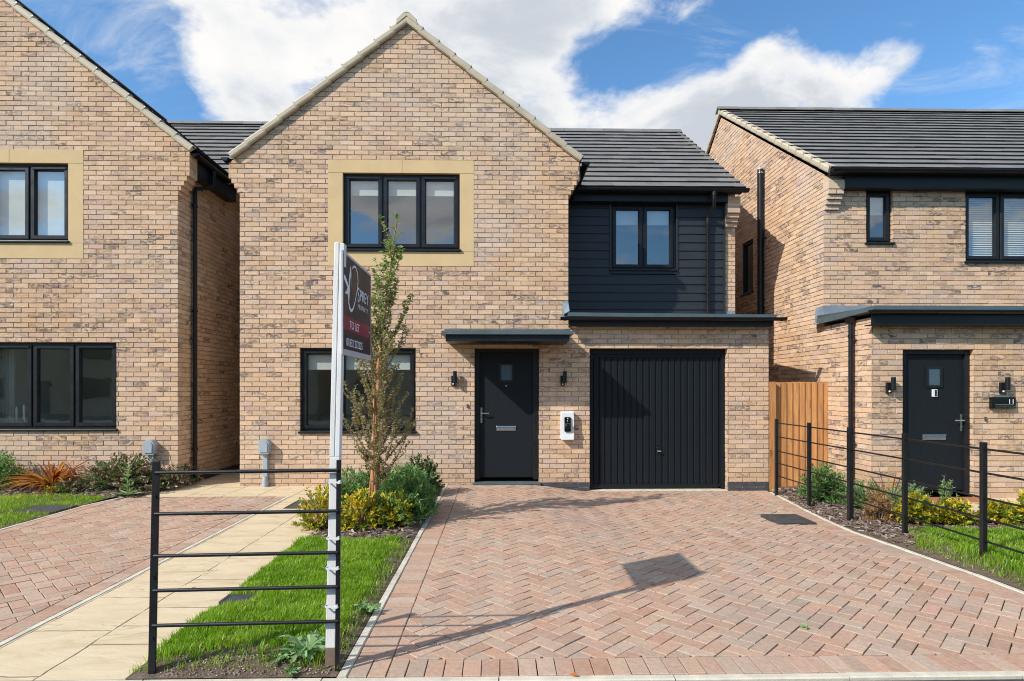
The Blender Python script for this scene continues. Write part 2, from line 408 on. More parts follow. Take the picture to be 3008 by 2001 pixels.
def brick_wall(b, O, U, W, N, u0, u1, v0, v1, holes=(), planes=(), flip=0, seed=0., uref=0., blue=None, back=True, ends=False, dep=.010):
    """bricks in stretcher bond on the plane O + u U + v Z (v is world height), facing N"""
    O, U, N = V(O), V(U), V(N); Z = V((0, 0, 1))
    P = lambda u, v, d=0: O + U * u + Z * (v - O.z) - N * d
    r0 = math.floor((v0 - Z0) / RH + 1e-4); r1 = math.ceil((v1 - Z0) / RH - 1e-4)
    m = .0058; e = 1e-5
    for r in range(r0, r1):
        off = uref + (.1125 if (r + flip) % 2 else 0)
        k0 = math.floor((u0 - off) / BL); k1 = math.ceil((u1 - off) / BL)
        z0, z1 = Z0 + r * RH, Z0 + r * RH + RH
        for k in range(k0, k1):
            a, c = off + k * BL + m, off + k * BL + BL - m
            rects = [(max(a, u0), min(c, u1), max(z0 + m, v0), min(z1 - m, v1))]
            if rects[0][1] - rects[0][0] < .012 or rects[0][3] - rects[0][2] < .012: continue
            for h in holes: rects = cut(rects, h)
            at = brick_attr(u0 * 0 + a, z0, seed); mat = 'brick'
            if blue and blue(a, z0): mat = 'blue'
            out = R.gauss(0, .0018); tilt = R.gauss(0, .0009)
            for q in rects:
                if q[1] - q[0] < .010 or q[3] - q[2] < .010: continue
                j = lambda: R.uniform(-.0022, .0022)
                poly = []
                for (uu, vv) in ((q[0], q[2]), (q[1], q[2]), (q[1], q[3]), (q[0], q[3])):
                    onb = abs(uu - u0) < e or abs(uu - u1) < e
                    oh = any(h[0] - e < uu < h[1] + e and h[2] - e < vv < h[3] + e for h in holes)
                    poly.append((uu + (0 if onb or oh else j()), vv + (0 if oh else j())))
                if planes: poly = clip_poly(poly, planes)
                if len(poly) < 3 or area(poly) < 3e-4: continue
                n = len(poly); cu = (a + c) / 2
                fr = [P(p[0], p[1], -out - tilt * (p[0] - cu) * 9) for p in poly]; bk = [P(p[0], p[1], dep + .004) for p in poly]
                fs = [tuple(range(n))]
                for i in range(n):
                    p, s_ = poly[i], poly[(i + 1) % n]
                    if not ends and ((abs(p[0] - u0) < e and abs(s_[0] - u0) < e) or (abs(p[0] - u1) < e and abs(s_[0] - u1) < e)): continue
                    fs.append((i + n, (i + 1) % n + n, (i + 1) % n, i))
                b.idx(fr + bk, fs, mat, at)
    if back:
        poly0 = [(u0, u1, v0, v1)]
        for h in holes: poly0 = cut(poly0, h)
        for q in poly0:
            p = clip_poly([(q[0], q[2]), (q[1], q[2]), (q[1], q[3]), (q[0], q[3])], planes) if planes else [(q[0], q[2]), (q[1], q[2]), (q[1], q[3]), (q[0], q[3])]
            if len(p) >= 3: b.face([P(x, y, dep) for x, y in p], 'mortar')
def reveals(b, h, y, depth, seed=3., bottom=False):
    """brick returns round an opening in a wall that faces -Y"""
    for x, nx in ((h[0], 1), (h[1], -1)):
        brick_wall(b, (x, y, 0), (0, 1, 0), None, (nx, 0, 0), 0, depth, h[2], h[3], flip=1, seed=seed)
    b.face([(h[0], y, h[3]), (h[1], y, h[3]), (h[1], y + depth, h[3]), (h[0], y + depth, h[3])], 'plain')
    if bottom: b.face([(h[0], y, h[2]), (h[0], y + depth, h[2]), (h[1], y + depth, h[2]), (h[1], y, h[2])], 'plain')

# ------------------------------------------------------------------ roof pieces
def tiles(b, O, U, S, N, width, slope, gauge=.315, tw=.30):
    """courses of flat tiles from eave O up the slope S"""
    O, U, S, N = V(O), V(U), V(S), V(N)
    nr = int(slope / gauge) + 1
    for r in range(nr):
        s0 = r * gauge; s1 = min(s0 + gauge + .05, slope)
        u = -(tw / 2 if r % 2 else 0)
        while u < width:
            a, c = max(u, 0) + .0012, min(u + tw, width) - .0012
            if c - a > .03:
                j = R.uniform(-.002, .002); k = R.uniform(-.0015, .0015)
                lo, hi = .036 + j, .004 + k
                p = lambda uu, ss, hh: O + U * uu + S * ss + N * hh
                vs = [p(a, s0, lo - .030), p(c, s0, lo - .030), p(c, s1, hi - .02), p(a, s1, hi - .02), p(a, s0, lo), p(c, s0, lo + k), p(c, s1, hi), p(a, s1, hi)]
                at = (R.random(), 0, R.random()); b.idx(vs, [(4, 5, 6, 7), (1, 2, 6, 5), (3, 0, 4, 7), (0, 3, 2, 1)], 'tile', at); b.idx(vs[:2] + vs[4:6], [(0, 1, 3, 2)], 'tile_gap_shade')  # front face painted near-black as the shade of the gap under each tile
            u += tw
def verge(b, O, S, N, Out, slope, gauge=.315, w=.055, h=.092, proud=.012):
    """stepped dry-verge units up a gable edge; Out points away from the wall"""
    O, S, N, Out = V(O), V(S), V(N), V(Out); n = int(slope / gauge + .5); g = slope / n
    for i in range(n):
        o = O + S * (i * g)
        ax = S * (g + .03) - N * (.018 if proud > .01 else .010)
        prof = [V((0, -h)), V((w * .85, -h + .008)), V((w, -h + .03)), V((w, -.012)), V((w - .018, .012)), V((-.05, .02))]
        sc = lambda k, t: o + ax * t + Out * (k.x - (w * .0)) + N * (k.y + proud)
        v0 = [sc(k, 0) for k in prof]; v1 = [o + ax * 1 + Out * (k.x * .93) + N * (k.y * .97 + proud) for k in prof]
        m = len(prof)
        b.idx(v0 + v1, [tuple(range(m)), tuple(range(m, 2 * m))[::-1]] + [(i2, (i2 + 1) % m, (i2 + 1) % m + m, i2 + m)[::-1] for i2 in range(m)], 'verge', (R.random(), 0, R.random()))
        q = o + S * (g * .03) + Out * (w - .016) + N * (.002 + proud)
        b.obox(q - S * .008 - N * .008, S * .016, Out * .014, N * .018, 'steel')
        b.obox(q - S * .02 - N * .022 - Out * .040, S * .03, Out * .03, N * .020, 'black')
def ridge(b, A, Bp, n_l, n_r, seg=.45):
    A, Bp = V(A), V(Bp); d = Bp - A; L = d.length; d.normalize(); n = max(1, int(L / seg)); s = L / n
    side = d.cross(V((0, 0, 1))).normalized(); up = V((0, 0, 1))
    for i in range(n):
        o = A + d * (i * s); r = R.uniform(-.003, .003)
        prof = [(-.155, -.082), (-.05, .02), (0, .035), (.05, .02), (.155, -.082), (.13, -.085), (0, .0), (-.13, -.085)]
        b.prism([o + side * x + up * (y + r) for x, y in prof], d * (s - .008), 'tile', (R.random(), 0, R.random()))
def gutter(b, A, Bp, out, r=.056, brackets=.8, mat='black'):
    """half-round gutter from A to B (its rim), out = direction away from the fascia"""
    A, Bp, out = V(A), V(Bp), V(out); d = (Bp - A); L = d.length; d.normalize()
    def prof(o, rr, ins=0): return [o + out * (rr * math.cos(t)) + V((0, 0, 1)) * (rr * math.sin(t)) for t in [PI + PI * k / 10 for k in range(11)]]
    outer = prof(A, r); inner = prof(A + V((0, 0, .0)), r - .006)
    b.prism(outer + inner[::-1], d * L, mat, smooth=False)
    for q in (A, Bp - d * .004): b.prism(prof(q, r + .001), d * .004, mat)
    k = max(1, int(L / brackets))
    for i in range(k + 1):
        q = A + d * (min(max(i * L / k, .06), L - .08))
        b.prism(prof(q, r + .006) + prof(q, r - .001)[::-1], d * .03, mat)
def downpipe(b, pts, r=.034, brackets=(), side=(1, 0, 0), mat='black'):
    b.tube(pts, r, mat, 12)
    for (p, q) in brackets:
        p = V(p); b.tube([p - V((0, 0, .02)), p + V((0, 0, .02))], r + .008, mat, 12)
        b.obox(p + V(q) * r - V((.006, .006, .012)), V(q) * .05 + V((.008, .008, 0)), V((0, 0, .024)), V(q).cross(V((0, 0, 1))) * .02, mat)

# ------------------------------------------------------------------ windows and doors
def window(house, x0, x1, z0, z1, y, cols, blind=0.0, vents=(), glass='glass', room=True, slats=False, depth=.06, facing=None):
    """a casement window part with its frame, sashes, panes, sill and blind; wall plane at y faces -Y"""
    F = .042; S = .060; yf = y + depth
    b = B()
    b.box(x0, x0 + F, yf, yf + .07, z0, z1, 'frame'); b.box(x1 - F, x1, yf, yf + .07, z0, z1, 'frame')
    zb = z0 + .036
    b.box(x0 + F, x1 - F, yf + .002, yf + .07, zb, zb + F, 'frame'); b.box(x0 + F, x1 - F, yf + .002, yf + .07, z1 - F, z1, 'frame')
    w = (x1 - x0 - F * (cols + 1)) / cols
    for i in range(1, cols): b.box(x0 + i * (w + F), x0 + i * (w + F) + F, yf + .003, yf + .068, zb + F, z1 - F, 'frame')
    fr = obj('window', b, house, bevel=.004)
    for i in range(cols):
        a = x0 + F + i * (w + F); c = a + w; zt = z1 - F; zl = zb + F; s = B(); ys = yf - .018
        def bar(p):  # mitred bar with a sloping inner lip
            s.idx(p, [(0, 1, 2, 3), (4, 5, 1, 0), (3, 2, 6, 7), (0, 3, 7, 4), (1, 5, 6, 2)], 'frame')
        a2, c2, l2, t2 = a - .008, c + .008, zl - .008, zt + .008
        ia, ic, il, it = a + S, c - S, zl + S, zt - S; k = .030
        O_ = [(a2, l2), (c2, l2), (c2, t2), (a2, t2)]; M_ = [(ia - .014, il - .014), (ic + .014, il - .014), (ic + .014, it + .014), (ia - .014, it + .014)]; I_ = [(ia, il), (ic, il), (ic, it), (ia, it)]
        vs = [(p[0], ys + .030, p[1]) for p in O_] + [(p[0], ys + .006, p[1]) for p in O_] + [(p[0] + (.006 if p[0] < (a + c) / 2 else -.006), ys, p[1] + (.006 if p[1] < (zl + zt) / 2 else -.006)) for p in O_] \
            + [(p[0], ys, p[1]) for p in M_] + [(p[0], ys + .034, p[1]) for p in I_] + [(p[0], ys + .06, p[1]) for p in I_]
        fs = [(q * 4 + j, q * 4 + (j + 1) % 4, q * 4 + 4 + (j + 1) % 4, q * 4 + 4 + j) for q in range(5) for j in range(4)]
        s.idx(vs, fs, 'frame')
        if i in vents: s.box(a + .02, c - .02, ys - .014, ys + .004, zt - .035, zt - .010, 'frame')
        obj('sash', s, fr)
        p = B(); p.face([(ia - .005, ys + .040, il - .005), (ic + .005, ys + .040, il - .005), (ic + .005, ys + .040, it + .005), (ia - .005, ys + .040, it + .005)], glass)
        obj('pane', p, fr)
    s = B(); s.box(x0 - .022, x1 + .022, y - .036, yf + .01, z0, z0 + .034, 'frame'); obj('sill', s, fr, bevel=.008)
    if blind:
        bl = B(); zt = z1 - F - S * .3; zl = z1 - (z1 - z0) * blind
        bl.box(x0 + F * .5, x1 - F * .5, yf + .074, yf + .077, zl, zt, 'blind'); bl.box(x0 + F * .5, x1 - F * .5, yf + .072, yf + .08, zl - .02, zl, 'blind')
        obj('blind', bl, fr)
    if slats:
        bl = B(); zz = z0 + .08
        while zz < z1 - .06:
            bl.obox((x0 + .05, yf + .068, zz), (x1 - x0 - .1, 0, 0), (0, .022, .024), (0, .001, .002), 'slat'); zz += .036
        for q in np.linspace(x0 + .2, x1 - .2, max(2, cols * 2)): bl.tube([(q, yf + .09, z0 + .08), (q, yf + .09, z1 - .05)], .002, 'slat', 5)
        obj('blind', bl, fr)
    if room:
        rm = B(); a, c, l, t = x0 - .5, x1 + .5, z0 - .85, z1 + .25; y0, y1 = yf + .13, yf + 2.6
        q = [(a, y0, l), (c, y0, l), (c, y1, l), (a, y1, l), (a, y0, t), (c, y0, t), (c, y1, t), (a, y1, t)]
        rm.idx(q, [(0, 1, 2, 3), (4, 7, 6, 5), (2, 6, 7, 3), (0, 3, 7, 4), (1, 5, 6, 2)], 'room')
        rm.box(x0 - .05, x1 + .05, yf + .07, yf + .32, zb - .03, zb, 'white')
        for (xa, xc, za, zc) in ((a, x0, l, t), (x1, c, l, t), (x0, x1, l, z0), (x0, x1, z1, t)): rm.box(xa, xc, yf + .07, yf + .12, za, zc, 'room')
        obj('room', rm, house)
    return fr

def door(house, x0, x1, z0, z1, y, rec, hinge_right=True, knob='lever', bell=False, fl=.07, fr_=.085):
    sx0, sx1 = x0 + fl, x1 - fr_; ys = y + rec
    b = B(); b.box(sx0, sx1, ys, ys + .045, z0 + .06, z1 - .06, 'door')
    mx = (sx0 + sx1) / 2; W = sx1 - sx0
    gx0, gx1, gz0, gz1 = mx - .085, mx + .085, z1 - .50, z1 - .26
    d = obj('door', b, house, bevel=.004)
    g = B()
    for (a, c, e, f) in ((gx0 - .035, gx0, gz0 - .035, gz1 + .035), (gx1, gx1 + .035, gz0 - .035, gz1 + .035), (gx0, gx1, gz0 - .035, gz0), (gx0, gx1, gz1, gz1 + .035)):
        g.box(a, c, ys - .018, ys + .004, e, f, 'frame')
    obj('glazing_bead', g, d, bevel=.005)
    g = B(); g.box(gx0, gx1, ys - .004, ys - .001, gz0, gz1, 'frost'); obj('pane', g, d)
    g = B()
    g.box(x0, sx0 + .004, y + rec - .035, ys + .05, z0 + .03, z1, 'frame'); g.box(sx1 - .004, x1, y + rec - .035, ys + .05, z0 + .03, z1, 'frame')
    g.box(sx0 + .004, sx1 - .004, y + rec - .034, ys + .05, z1 - .06, z1, 'frame'); obj('door_frame', g, d, bevel=.005)
    lz = z0 + (z1 - z0) * .40
    g = B(); lw = .155 if not bell else .17
    g.box(mx - lw, mx + lw, ys - .010, ys + .002, lz - .040, lz + .036, 'chrome'); g.box(mx - lw + .012, mx + lw - .012, ys - .016, ys - .008, lz - .030, lz + .004, 'steel')
    g.obox((mx - lw, ys - .008, lz + .036), (2 * lw, 0, 0), (0, -.016, -.012), (0, .004, .010), 'chrome')
    obj('letter_box', g, d, bevel=.003)
    hx = sx0 + .035 if hinge_right else sx1 - .035; hz = z0 + (z1 - z0) * .5; dr = 1 if hinge_right else -1
    g = B(); g.box(hx - .016, hx + .016, ys - .012, ys + .002, hz - .125, hz + .115, 'chrome')
    g.tube([(hx, ys - .01, hz + .03), (hx, ys - .055, hz + .03)], .010, 'chrome', 10)
    g.tube([(hx - .008 * dr, ys - .055, hz + .03), (hx + .105 * dr, ys - .055, hz + .03), (hx + .115 * dr, ys - .045, hz + .03)], .0095, 'chrome', 10)
    g.tube([(hx, ys - .02, hz - .06), (hx, ys - .010, hz - .06)], .011, 'steel', 12)
    obj('handle', g, d, bevel=.004)
    if bell:
        g = B(); g.box(mx - .03, mx + .038, ys - .022, ys + .002, gz0 - .165, gz0 - .06, 'white'); g.box(mx - .002, mx + .030, ys - .024, ys - .02, gz0 - .158, gz0 - .068, 'gloss')
        for q in range(3): g.tube([(mx + .014, ys - .026, gz0 - .085 - .026 * q), (mx + .014, ys - .023, gz0 - .085 - .026 * q)], .007, 'steel', 10)
        obj('doorbell', g, d, bevel=.004)
    else:
        g = B(); g.tube([(mx, ys - .012, gz0 - .085), (mx, ys + .002, gz0 - .085)], .013, 'steel', 12); obj('spyhole', g, d)
    return d

def lettering(name, text, parent, o, ux, uz, size, mat, sx=1.0, thick=.0012, align='LEFT', spacing=1.0):
    """text as mesh; o = lower-left point, ux/uz = reading direction and up"""
    cu = bpy.data.curves.new('tmp_text', 'FONT'); cu.body = text; cu.size = size; cu.extrude = thick / 2; cu.align_x = align
    cu.space_character = spacing
    ob = bpy.data.objects.new('tmp_text', cu); COL.objects.link(ob)
    dg = bpy.context.evaluated_depsgraph_get(); dg.update()
    me = bpy.data.meshes.new_from_object(ob.evaluated_get(dg)); bpy.data.objects.remove(ob); bpy.data.curves.remove(cu)
    b = B(); o, ux, uz = V(o), V(ux), V(uz); n = ux.cross(uz)
    vs = [o + ux * (v.co.x * sx) + uz * v.co.y + n * v.co.z for v in me.vertices]
    b.idx(vs, [tuple(p.vertices) for p in me.polygons], mat); bpy.data.meshes.remove(me)
    return obj(name, b, parent)

# ------------------------------------------------------------------ the house in the middle
M = 9.35; K = 10.65
house = thing('brick_house', 'buff brick gabled house in the middle with black garage door and dark boarded wing', 'house', (0, M, 0))
AX, AZ, SL = -1.433, 7.165, .79                      # gable apex and slope
GL, GR, WR = -4.013, 1.077, 4.238
STEPS = [(4.54, .043), (4.615, .086), (4.69, .129), (4.765, .172)]
b = B()
H_UP = (-2.657, -.397, 3.415, 5.065); H_LOW = (-3.092, -1.301, .815, 2.14); H_DOOR = (-.389, .621, -.2, 2.14); H_GAR = (1.411, 3.590, -.2, 2.14)
pl = lambda cx, az, s: [(s, 1 / 1, az + s * cx), (-s, 1, az - s * cx)]
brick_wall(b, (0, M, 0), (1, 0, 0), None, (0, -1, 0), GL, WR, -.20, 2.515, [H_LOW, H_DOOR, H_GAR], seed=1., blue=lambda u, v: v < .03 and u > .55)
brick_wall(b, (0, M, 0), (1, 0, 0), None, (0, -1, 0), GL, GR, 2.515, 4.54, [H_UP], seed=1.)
for i, (z, w) in enumerate(STEPS):
    zt = z + .075 if i < 3 else 7.3
    brick_wall(b, (0, M, 0), (1, 0, 0), None, (0, -1, 0), GL - w, GR + w, z, zt, [H_UP], planes=pl(AX, AZ, SL), seed=1., ends=True)
    zc = min(zt, AZ - SL * (AX - GL + w) - .01)
    b.box(GL - w, GL + .03, M + .009, M + .22, z + .002, zc, 'plain'); b.box(GR - .03, GR + w, M + .009, M + .22, z + .002, zc, 'plain')
    for k in range(int((zc - z) / RH + .5)):
        b.box(GR + w - .004, GR + w + .001, M + .005, M + .215, z + k * RH + .006, z + k * RH + .07, 'brick', brick_attr(GR, z, 2.)); b.box(GL - w - .001, GL - w + .004, M + .005, M + .215, z + k * RH + .006, z + k * RH + .07, 'brick', brick_attr(GR, z, 2.))
for h in (H_LOW, (H_DOOR[0], H_DOOR[1], .0, 2.14), (H_GAR[0], H_GAR[1], -.11, 2.14)): reveals(b, h, M, .16)
# other sides, plain
b.face([(GL, M + .01, -.2), (GL, 19, -.2), (GL, 19, 4.95), (GL, M + .01, 4.95)], 'plain')
b.face([(WR, M + .01, -.2), (WR, 18.4, -.2), (WR, 18.4, 2.6), (WR, M + .01, 2.6)], 'plain')
b.face([(WR - .02, K + .01, 2.55), (WR - .02, 18.4, 2.55), (WR - .02, 18.4, 4.95), (WR - .02, 14.3, 7.55), (WR - .02, K + .01, 5.0)], 'plain')
b.face([(GL, 18.4, -.2), (WR, 18.4, -.2), (WR, 18.4, 5), (GL, 18.4, 5)], 'plain')
b.face([(GR - .005, M + .01, 2.5), (GR - .005, K + .1, 2.5), (GR - .005, K + .1, 5.1), (GR - .005, M + .01, 5.1)], 'plain')
# brick pier at the right end of the boarded wing, with its corbel
brick_wall(b, (0, K, 0), (1, 0, 0), None, (0, -1, 0), 4.005, WR - .015, 2.6, 5.0, seed=2.)
for i, q in enumerate([.04, .08, .12, .16]):
    z = 4.39 + i * .075
    b.box(4.03, WR + .0 + .004 * i, K - q, K + .02, z + .004, (z + .071) if i < 3 else 4.72, 'brick', (R.random(), R.random() * .5, R.random()))
b.box(4.03, WR + .016, K - .165, K + .02, 4.722, 4.795, 'brick', (.2, .1, .6)); b.box(4.03, WR + .016, K - .165, K + .02, 4.800, 4.90, 'brick', (.5, .3, .3))
obj('wall', b, house)
# stone window surround, four pieces
b = B()
b.box(-2.657, -1.512, M - .004, M + .16, 4.862, 5.065, 'stone'); b.box(-1.508, -.397, M - .004, M + .16, 4.862, 5.065, 'stone')
b.box(-2.657, -2.430, M - .003, M + .16, 3.644, 4.859, 'stone'); b.box(-.617, -.397, M - .003, M + .16, 3.644, 4.859, 'stone')
b.box(-2.657, -.397, M - .004, M + .16, 3.415, 3.641, 'stone')
obj('stone_surround', b, house, bevel=.003)
window(house, -2.430, -.617, 3.642, 4.861, M, 3, blind=.24, vents=(0, 2))
window(house, -3.092, -1.301, .815, 2.14, M, 3, blind=.235, vents=(0, 2), glass='glass_low')
# gable roof, verges, ridge
b = B()
for sx in (-1, 1):
    S = V((-sx, 0, SL)).normalized(); N = V((sx * SL, 0, 1)).normalized(); e = V((AX + sx * 2.72, M - .02, AZ + .10 - SL * 2.72))
    if sx < 0: tiles(b, e + V((0, 6, 0)), (0, -1, 0), S, N, 6, 3.46)
    else: tiles(b, e, (0, 1, 0), S, N, 6, 3.46)
S1 = V((0, 3.78, 2.60)).normalized(); N1 = V((0, -2.60, 3.78)).normalized()
tiles(b, (GL - .0, 10.36, 5.0), (1, 0, 0), S1, N1, 4.30 - GL, 4.66)
S2 = V((0, -3.78, 2.60)).normalized(); N2 = V((0, 2.60, 3.78)).normalized()
tiles(b, (4.30, 18.2, 5.0), (-1, 0, 0), S2, N2, 4.30 - GL, 4.66)
obj('roof', b, house)
b = B()
ridge(b, (AX, M - .07, AZ + .13), (AX, 15, AZ + .13), 0, 0); obj('ridge_tiles', b, house); b = B()
ridge(b, (GL, 14.22, 7.66), (4.32, 14.22, 7.66), 0, 0)
obj('ridge_tiles', b, house)
for sx in (-1, 1):
    b = B(); S = V((-sx, 0, SL)).normalized(); N = V((sx * SL, 0, 1)).normalized()
    verge(b, (AX + sx * 2.73, M - .015, AZ + .108 - SL * 2.73), S, N, (0, -1, 0), 3.48); obj('verge_trim', b, house)
b = B()
b.prism([(AX - .16, M - .075, AZ - .03), (AX, M - .075, AZ + .105), (AX + .16, M - .075, AZ - .03), (AX + .15, M - .075, AZ + .05), (AX + .05, M - .075, AZ + .145), (AX - .05, M - .075, AZ + .145), (AX - .15, M - .075, AZ + .05)], (0, .06, 0), 'verge'); obj('ridge_end_cap', b, house); b = B()
verge(b, (4.235, 10.40, 5.02), S1, N1, (1, 0, 0), 4.6)
obj('verge_trim', b, house, smooth=False)
for sx, y0 in ((-1, M - .03), (1, M + .03)): b = B(); gutter(b, (AX + sx * 2.80, y0, 5.075), (AX + sx * 2.80, 10.7, 5.075), (sx, 0, 0)); obj('gutter', b, house)
b = B(); gutter(b, (1.22, K - .30, 4.985), (4.34, K - .30, 4.985), (0, -1, 0), .058, 1.0); obj('gutter', b, house)
b = B(); gutter(b, (.93, M - .245, 2.60), (4.40, M - .245, 2.60), (0, -1, 0), .05, 1.1)
obj('gutter', b, house)
b = B()      # boxed eaves of the wing and of the gable returns
b.box(1.085, 4.028, K - .17, K - .145, 4.80, 4.95, 'fascia'); b.box(1.085, 4.028, K - .145, K + .01, 4.80, 4.82, 'fascia')
b.box(1.09, 4.25, K - .26, K - .165, 4.93, 4.96, 'black'); obj('fascia', b, house, bevel=.004)
for sx in (-1, 1): b = B(); b.box(AX + sx * 2.72 - .02, AX + sx * 2.72 + .02, M + .225, 10.5, 4.84, 5.06, 'fascia'); obj('fascia', b, house, bevel=.004)
b = B(); b.box(GR + .01, AX + 2.72, M + .23, 10.5, 4.82, 4.84, 'fascia'); obj('soffit', b, house)
b = B()      # lapped boards
z = 2.62; i = 0
while z < 4.80:
    zt = min(z + .172, 4.815); at = (R.random(), 0, R.random())
    segs = [(1.085, 4.0)] if zt < 3.56 or z > 4.80 else [(1.085, 1.99), (3.145, 4.0)]
    for (a, c) in segs:
        vs = [(a, K - .030, z), (c, K - .030, z), (c, K - .012, zt), (a, K - .012, zt), (a, K + .01, z), (c, K + .01, z), (c, K + .01, zt), (a, K + .01, zt)]
        b.idx(vs, [(0, 1, 2, 3), (0, 4, 5, 1), (1, 5, 6, 2), (0, 3, 7, 4)], 'clad', at)
    z += .150
b.box(4.0, 4.03, K - .045, K + .01, 2.62, 4.80, 'clad')
for (a, c, e, f) in ((1.955, 1.99, 3.60, 4.815), (3.145, 3.18, 3.60, 4.815), (1.955, 3.18, 3.555, 3.60)): b.box(a, c, K - .04, K + .01, e, f, 'clad')
b.box(1.08, 1.99, K + .011, K + .03, 2.6, 4.82, 'clad'); b.box(3.145, 4.0, K + .011, K + .03, 2.6, 4.82, 'clad'); b.box(1.99, 3.145, K + .011, K + .03, 2.6, 3.60, 'clad')
obj('cladding', b, house)
window(house, 1.99, 3.145, 3.60, 4.80, K - .03, 2, blind=.27, vents=(0, 1))
b = B()      # flat roof over the garage
b.idx([(1.05, M - .17, 2.665), (4.275, M - .17, 2.64), (4.275, K, 2.845), (1.05, K, 2.845), (1.05, M - .17, 2.60), (4.275, M - .17, 2.575), (4.275, K, 2.72), (1.05, K, 2.72)],
      [(0, 1, 2, 3), (0, 4, 5, 1), (1, 5, 6, 2), (0, 3, 7, 4), (4, 7, 6, 5)], 'roofgrp')
b.idx([(1.05, M - .185, 2.680), (4.28, M - .185, 2.655), (4.28, M - .172, 2.655), (1.05, M - .172, 2.680), (1.05, M - .185, 2.622), (4.28, M - .185, 2.597), (4.28, M - .172, 2.597), (1.05, M - .172, 2.622)],
      [(0, 4, 5, 1), (0, 1, 2, 3), (1, 5, 6, 2), (4, 7, 6, 5), (0, 3, 7, 4)], 'trim')
obj('flat_roof', b, house)
b = B(); b.box(1.07, 4.238, M - .165, M - .145, 2.475, 2.60, 'fascia'); b.box(1.07, 4.238, M - .145, M - .01, 2.475, 2.49, 'fascia'); obj('fascia', b, house, bevel=.003)
b = B()      # lead flashings
b.idx([(1.00, M - .19, 2.66), (1.075, M - .19, 2.70), (1.075, M - .01, 2.86), (.985, M - .01, 2.86), (1.0, M - .01, 2.66)], [(0, 1, 2, 3), (0, 3, 4)], 'lead')
b.face([(.985, M - .013, 2.62), (1.077, M - .013, 2.62), (1.077, M - .013, 2.87), (.985, M - .013, 2.87)], 'lead')
obj('lead_flashing', b, house)
b = B(); b.face([(4.0, K - .036, 2.7), (4.23, K - .036, 2.7), (4.19, K - .012, 2.90), (4.02, K - .012, 2.90)], 'lead'); obj('lead_flashing', b, house)
b = B()      # door canopy
b.box(-.775, 1.012, M - .70, M - .004, 2.195, 2.292, 'fascia'); obj('door_canopy', b, house, bevel=.004)
cn = bpy.data.objects['door_canopy']
b = B(); b.idx([(-.835, M - .745, 2.290), (1.068, M - .745, 2.290), (1.068, M, 2.290), (-.835, M, 2.290), (-.835, M - .745, 2.342), (1.068, M - .745, 2.342), (1.02, M, 2.40), (-.79, M, 2.40)],
              [(0, 3, 2, 1), (4, 5, 6, 7), (0, 1, 5, 4), (1, 2, 6, 5), (3, 0, 4, 7)], 'trim')
b.box(-.79, 1.02, M - .735, M - .70, 2.340, 2.362, 'trim'); obj('canopy_roof', b, cn, bevel=.004)
door(house, -.389, .621, .05, 2.14, M, .105)
b = B(); b.box(-.41, .645, M - .035, M + .12, .012, .050, 'trim'); obj('threshold', b, house, bevel=.006)
# up-and-over garage door
b = B(); gx0, gx1, gz0, gz1 = 1.411, 3.590, -.075, 2.14; yg = M + .14
prof = []; x = gx0 + .075; W = gx1 - gx0 - .15; n = 20; p = W / n
for i in range(n): prof += [(x + i * p + .012, yg), (x + (i + 1) * p - .024, yg), (x + (i + 1) * p - .014, yg + .014), (x + (i + 1) * p + .002, yg + .014)]
vs = [(q[0], q[1], gz0 + .07) for q in prof] + [(q[0], q[1], gz1 - .135) for q in prof]; m = len(prof)
b.idx(vs, [(i, i + 1, i + 1 + m, i + m) for i in range(m - 1)], 'garage')
b.box(gx0 + .06, gx1 - .06, yg - .012, yg + .02, gz0 + .025, gz0 + .07, 'garage'); b.box(gx0 + .06, gx1 - .06, yg - .012, yg + .02, gz1 - .135, gz1 - .095, 'garage')
b.box(gx0 + .06, gx0 + .075, yg - .012, yg + .02, gz0 + .07, gz1 - .135, 'garage'); b.box(gx1 - .075, gx1 - .06, yg - .012, yg + .02, gz0 + .07, gz1 - .135, 'garage')
gd = obj('garage_door', b, house)
b = B(); b.box(gx0, gx0 + .058, yg - .03, yg + .05, -.10, gz1, 'garage'); b.box(gx1 - .058, gx1, yg - .03, yg + .05, -.10, gz1, 'garage'); b.box(gx0 + .058, gx1 - .058, yg - .029, yg + .05, gz1 - .09, gz1, 'garage'); b.box(gx0 + .03, gx1 - .03, yg + .052, yg + .06, -.1, gz1, 'gloss'); obj('garage_frame', b, gd, bevel=.004)
b = B(); b.box(gx0, gx1, M - .01, yg + .04, -.115, -.088, 'concrete'); obj('threshold', b, house, bevel=.004)
b = B(); b.tube([(2.515, yg - .006, .575), (2.515, yg + .01, .575)], .016, 'chrome', 12); b.tube([(2.515, yg + .01, .525), (2.515, yg - .045, .525)], .013, 'steel', 10)
b.box(2.500, 2.565, yg - .05, yg - .035, .508, .528, 'chrome'); b.box(2.502, 2.528, yg - .012, yg + .004, .49, .60, 'gloss'); obj('handle', b, gd, bevel=.002)
b = B()      # downpipe of the wing
yp = K - .30
downpipe(b, [(3.735, yp, 4.94), (3.735, yp, 4.86), (3.735, yp + .01, 4.68), (3.715, K - .12, 4.60), (3.70, K - .085, 4.52), (3.70, K - .085, 2.70)], .033, [((3.70, K - .085, 4.45), (0, 1, 0)), ((3.70, K - .085, 3.2), (0, 1, 0))])
b.tube([(3.735, yp, 4.95), (3.735, yp, 4.86)], .042, 'black', 12); b.tube([(3.70, K - .085, 4.53), (3.70, K - .085, 4.46)], .040, 'black', 12)
obj('downpipe', b, house)
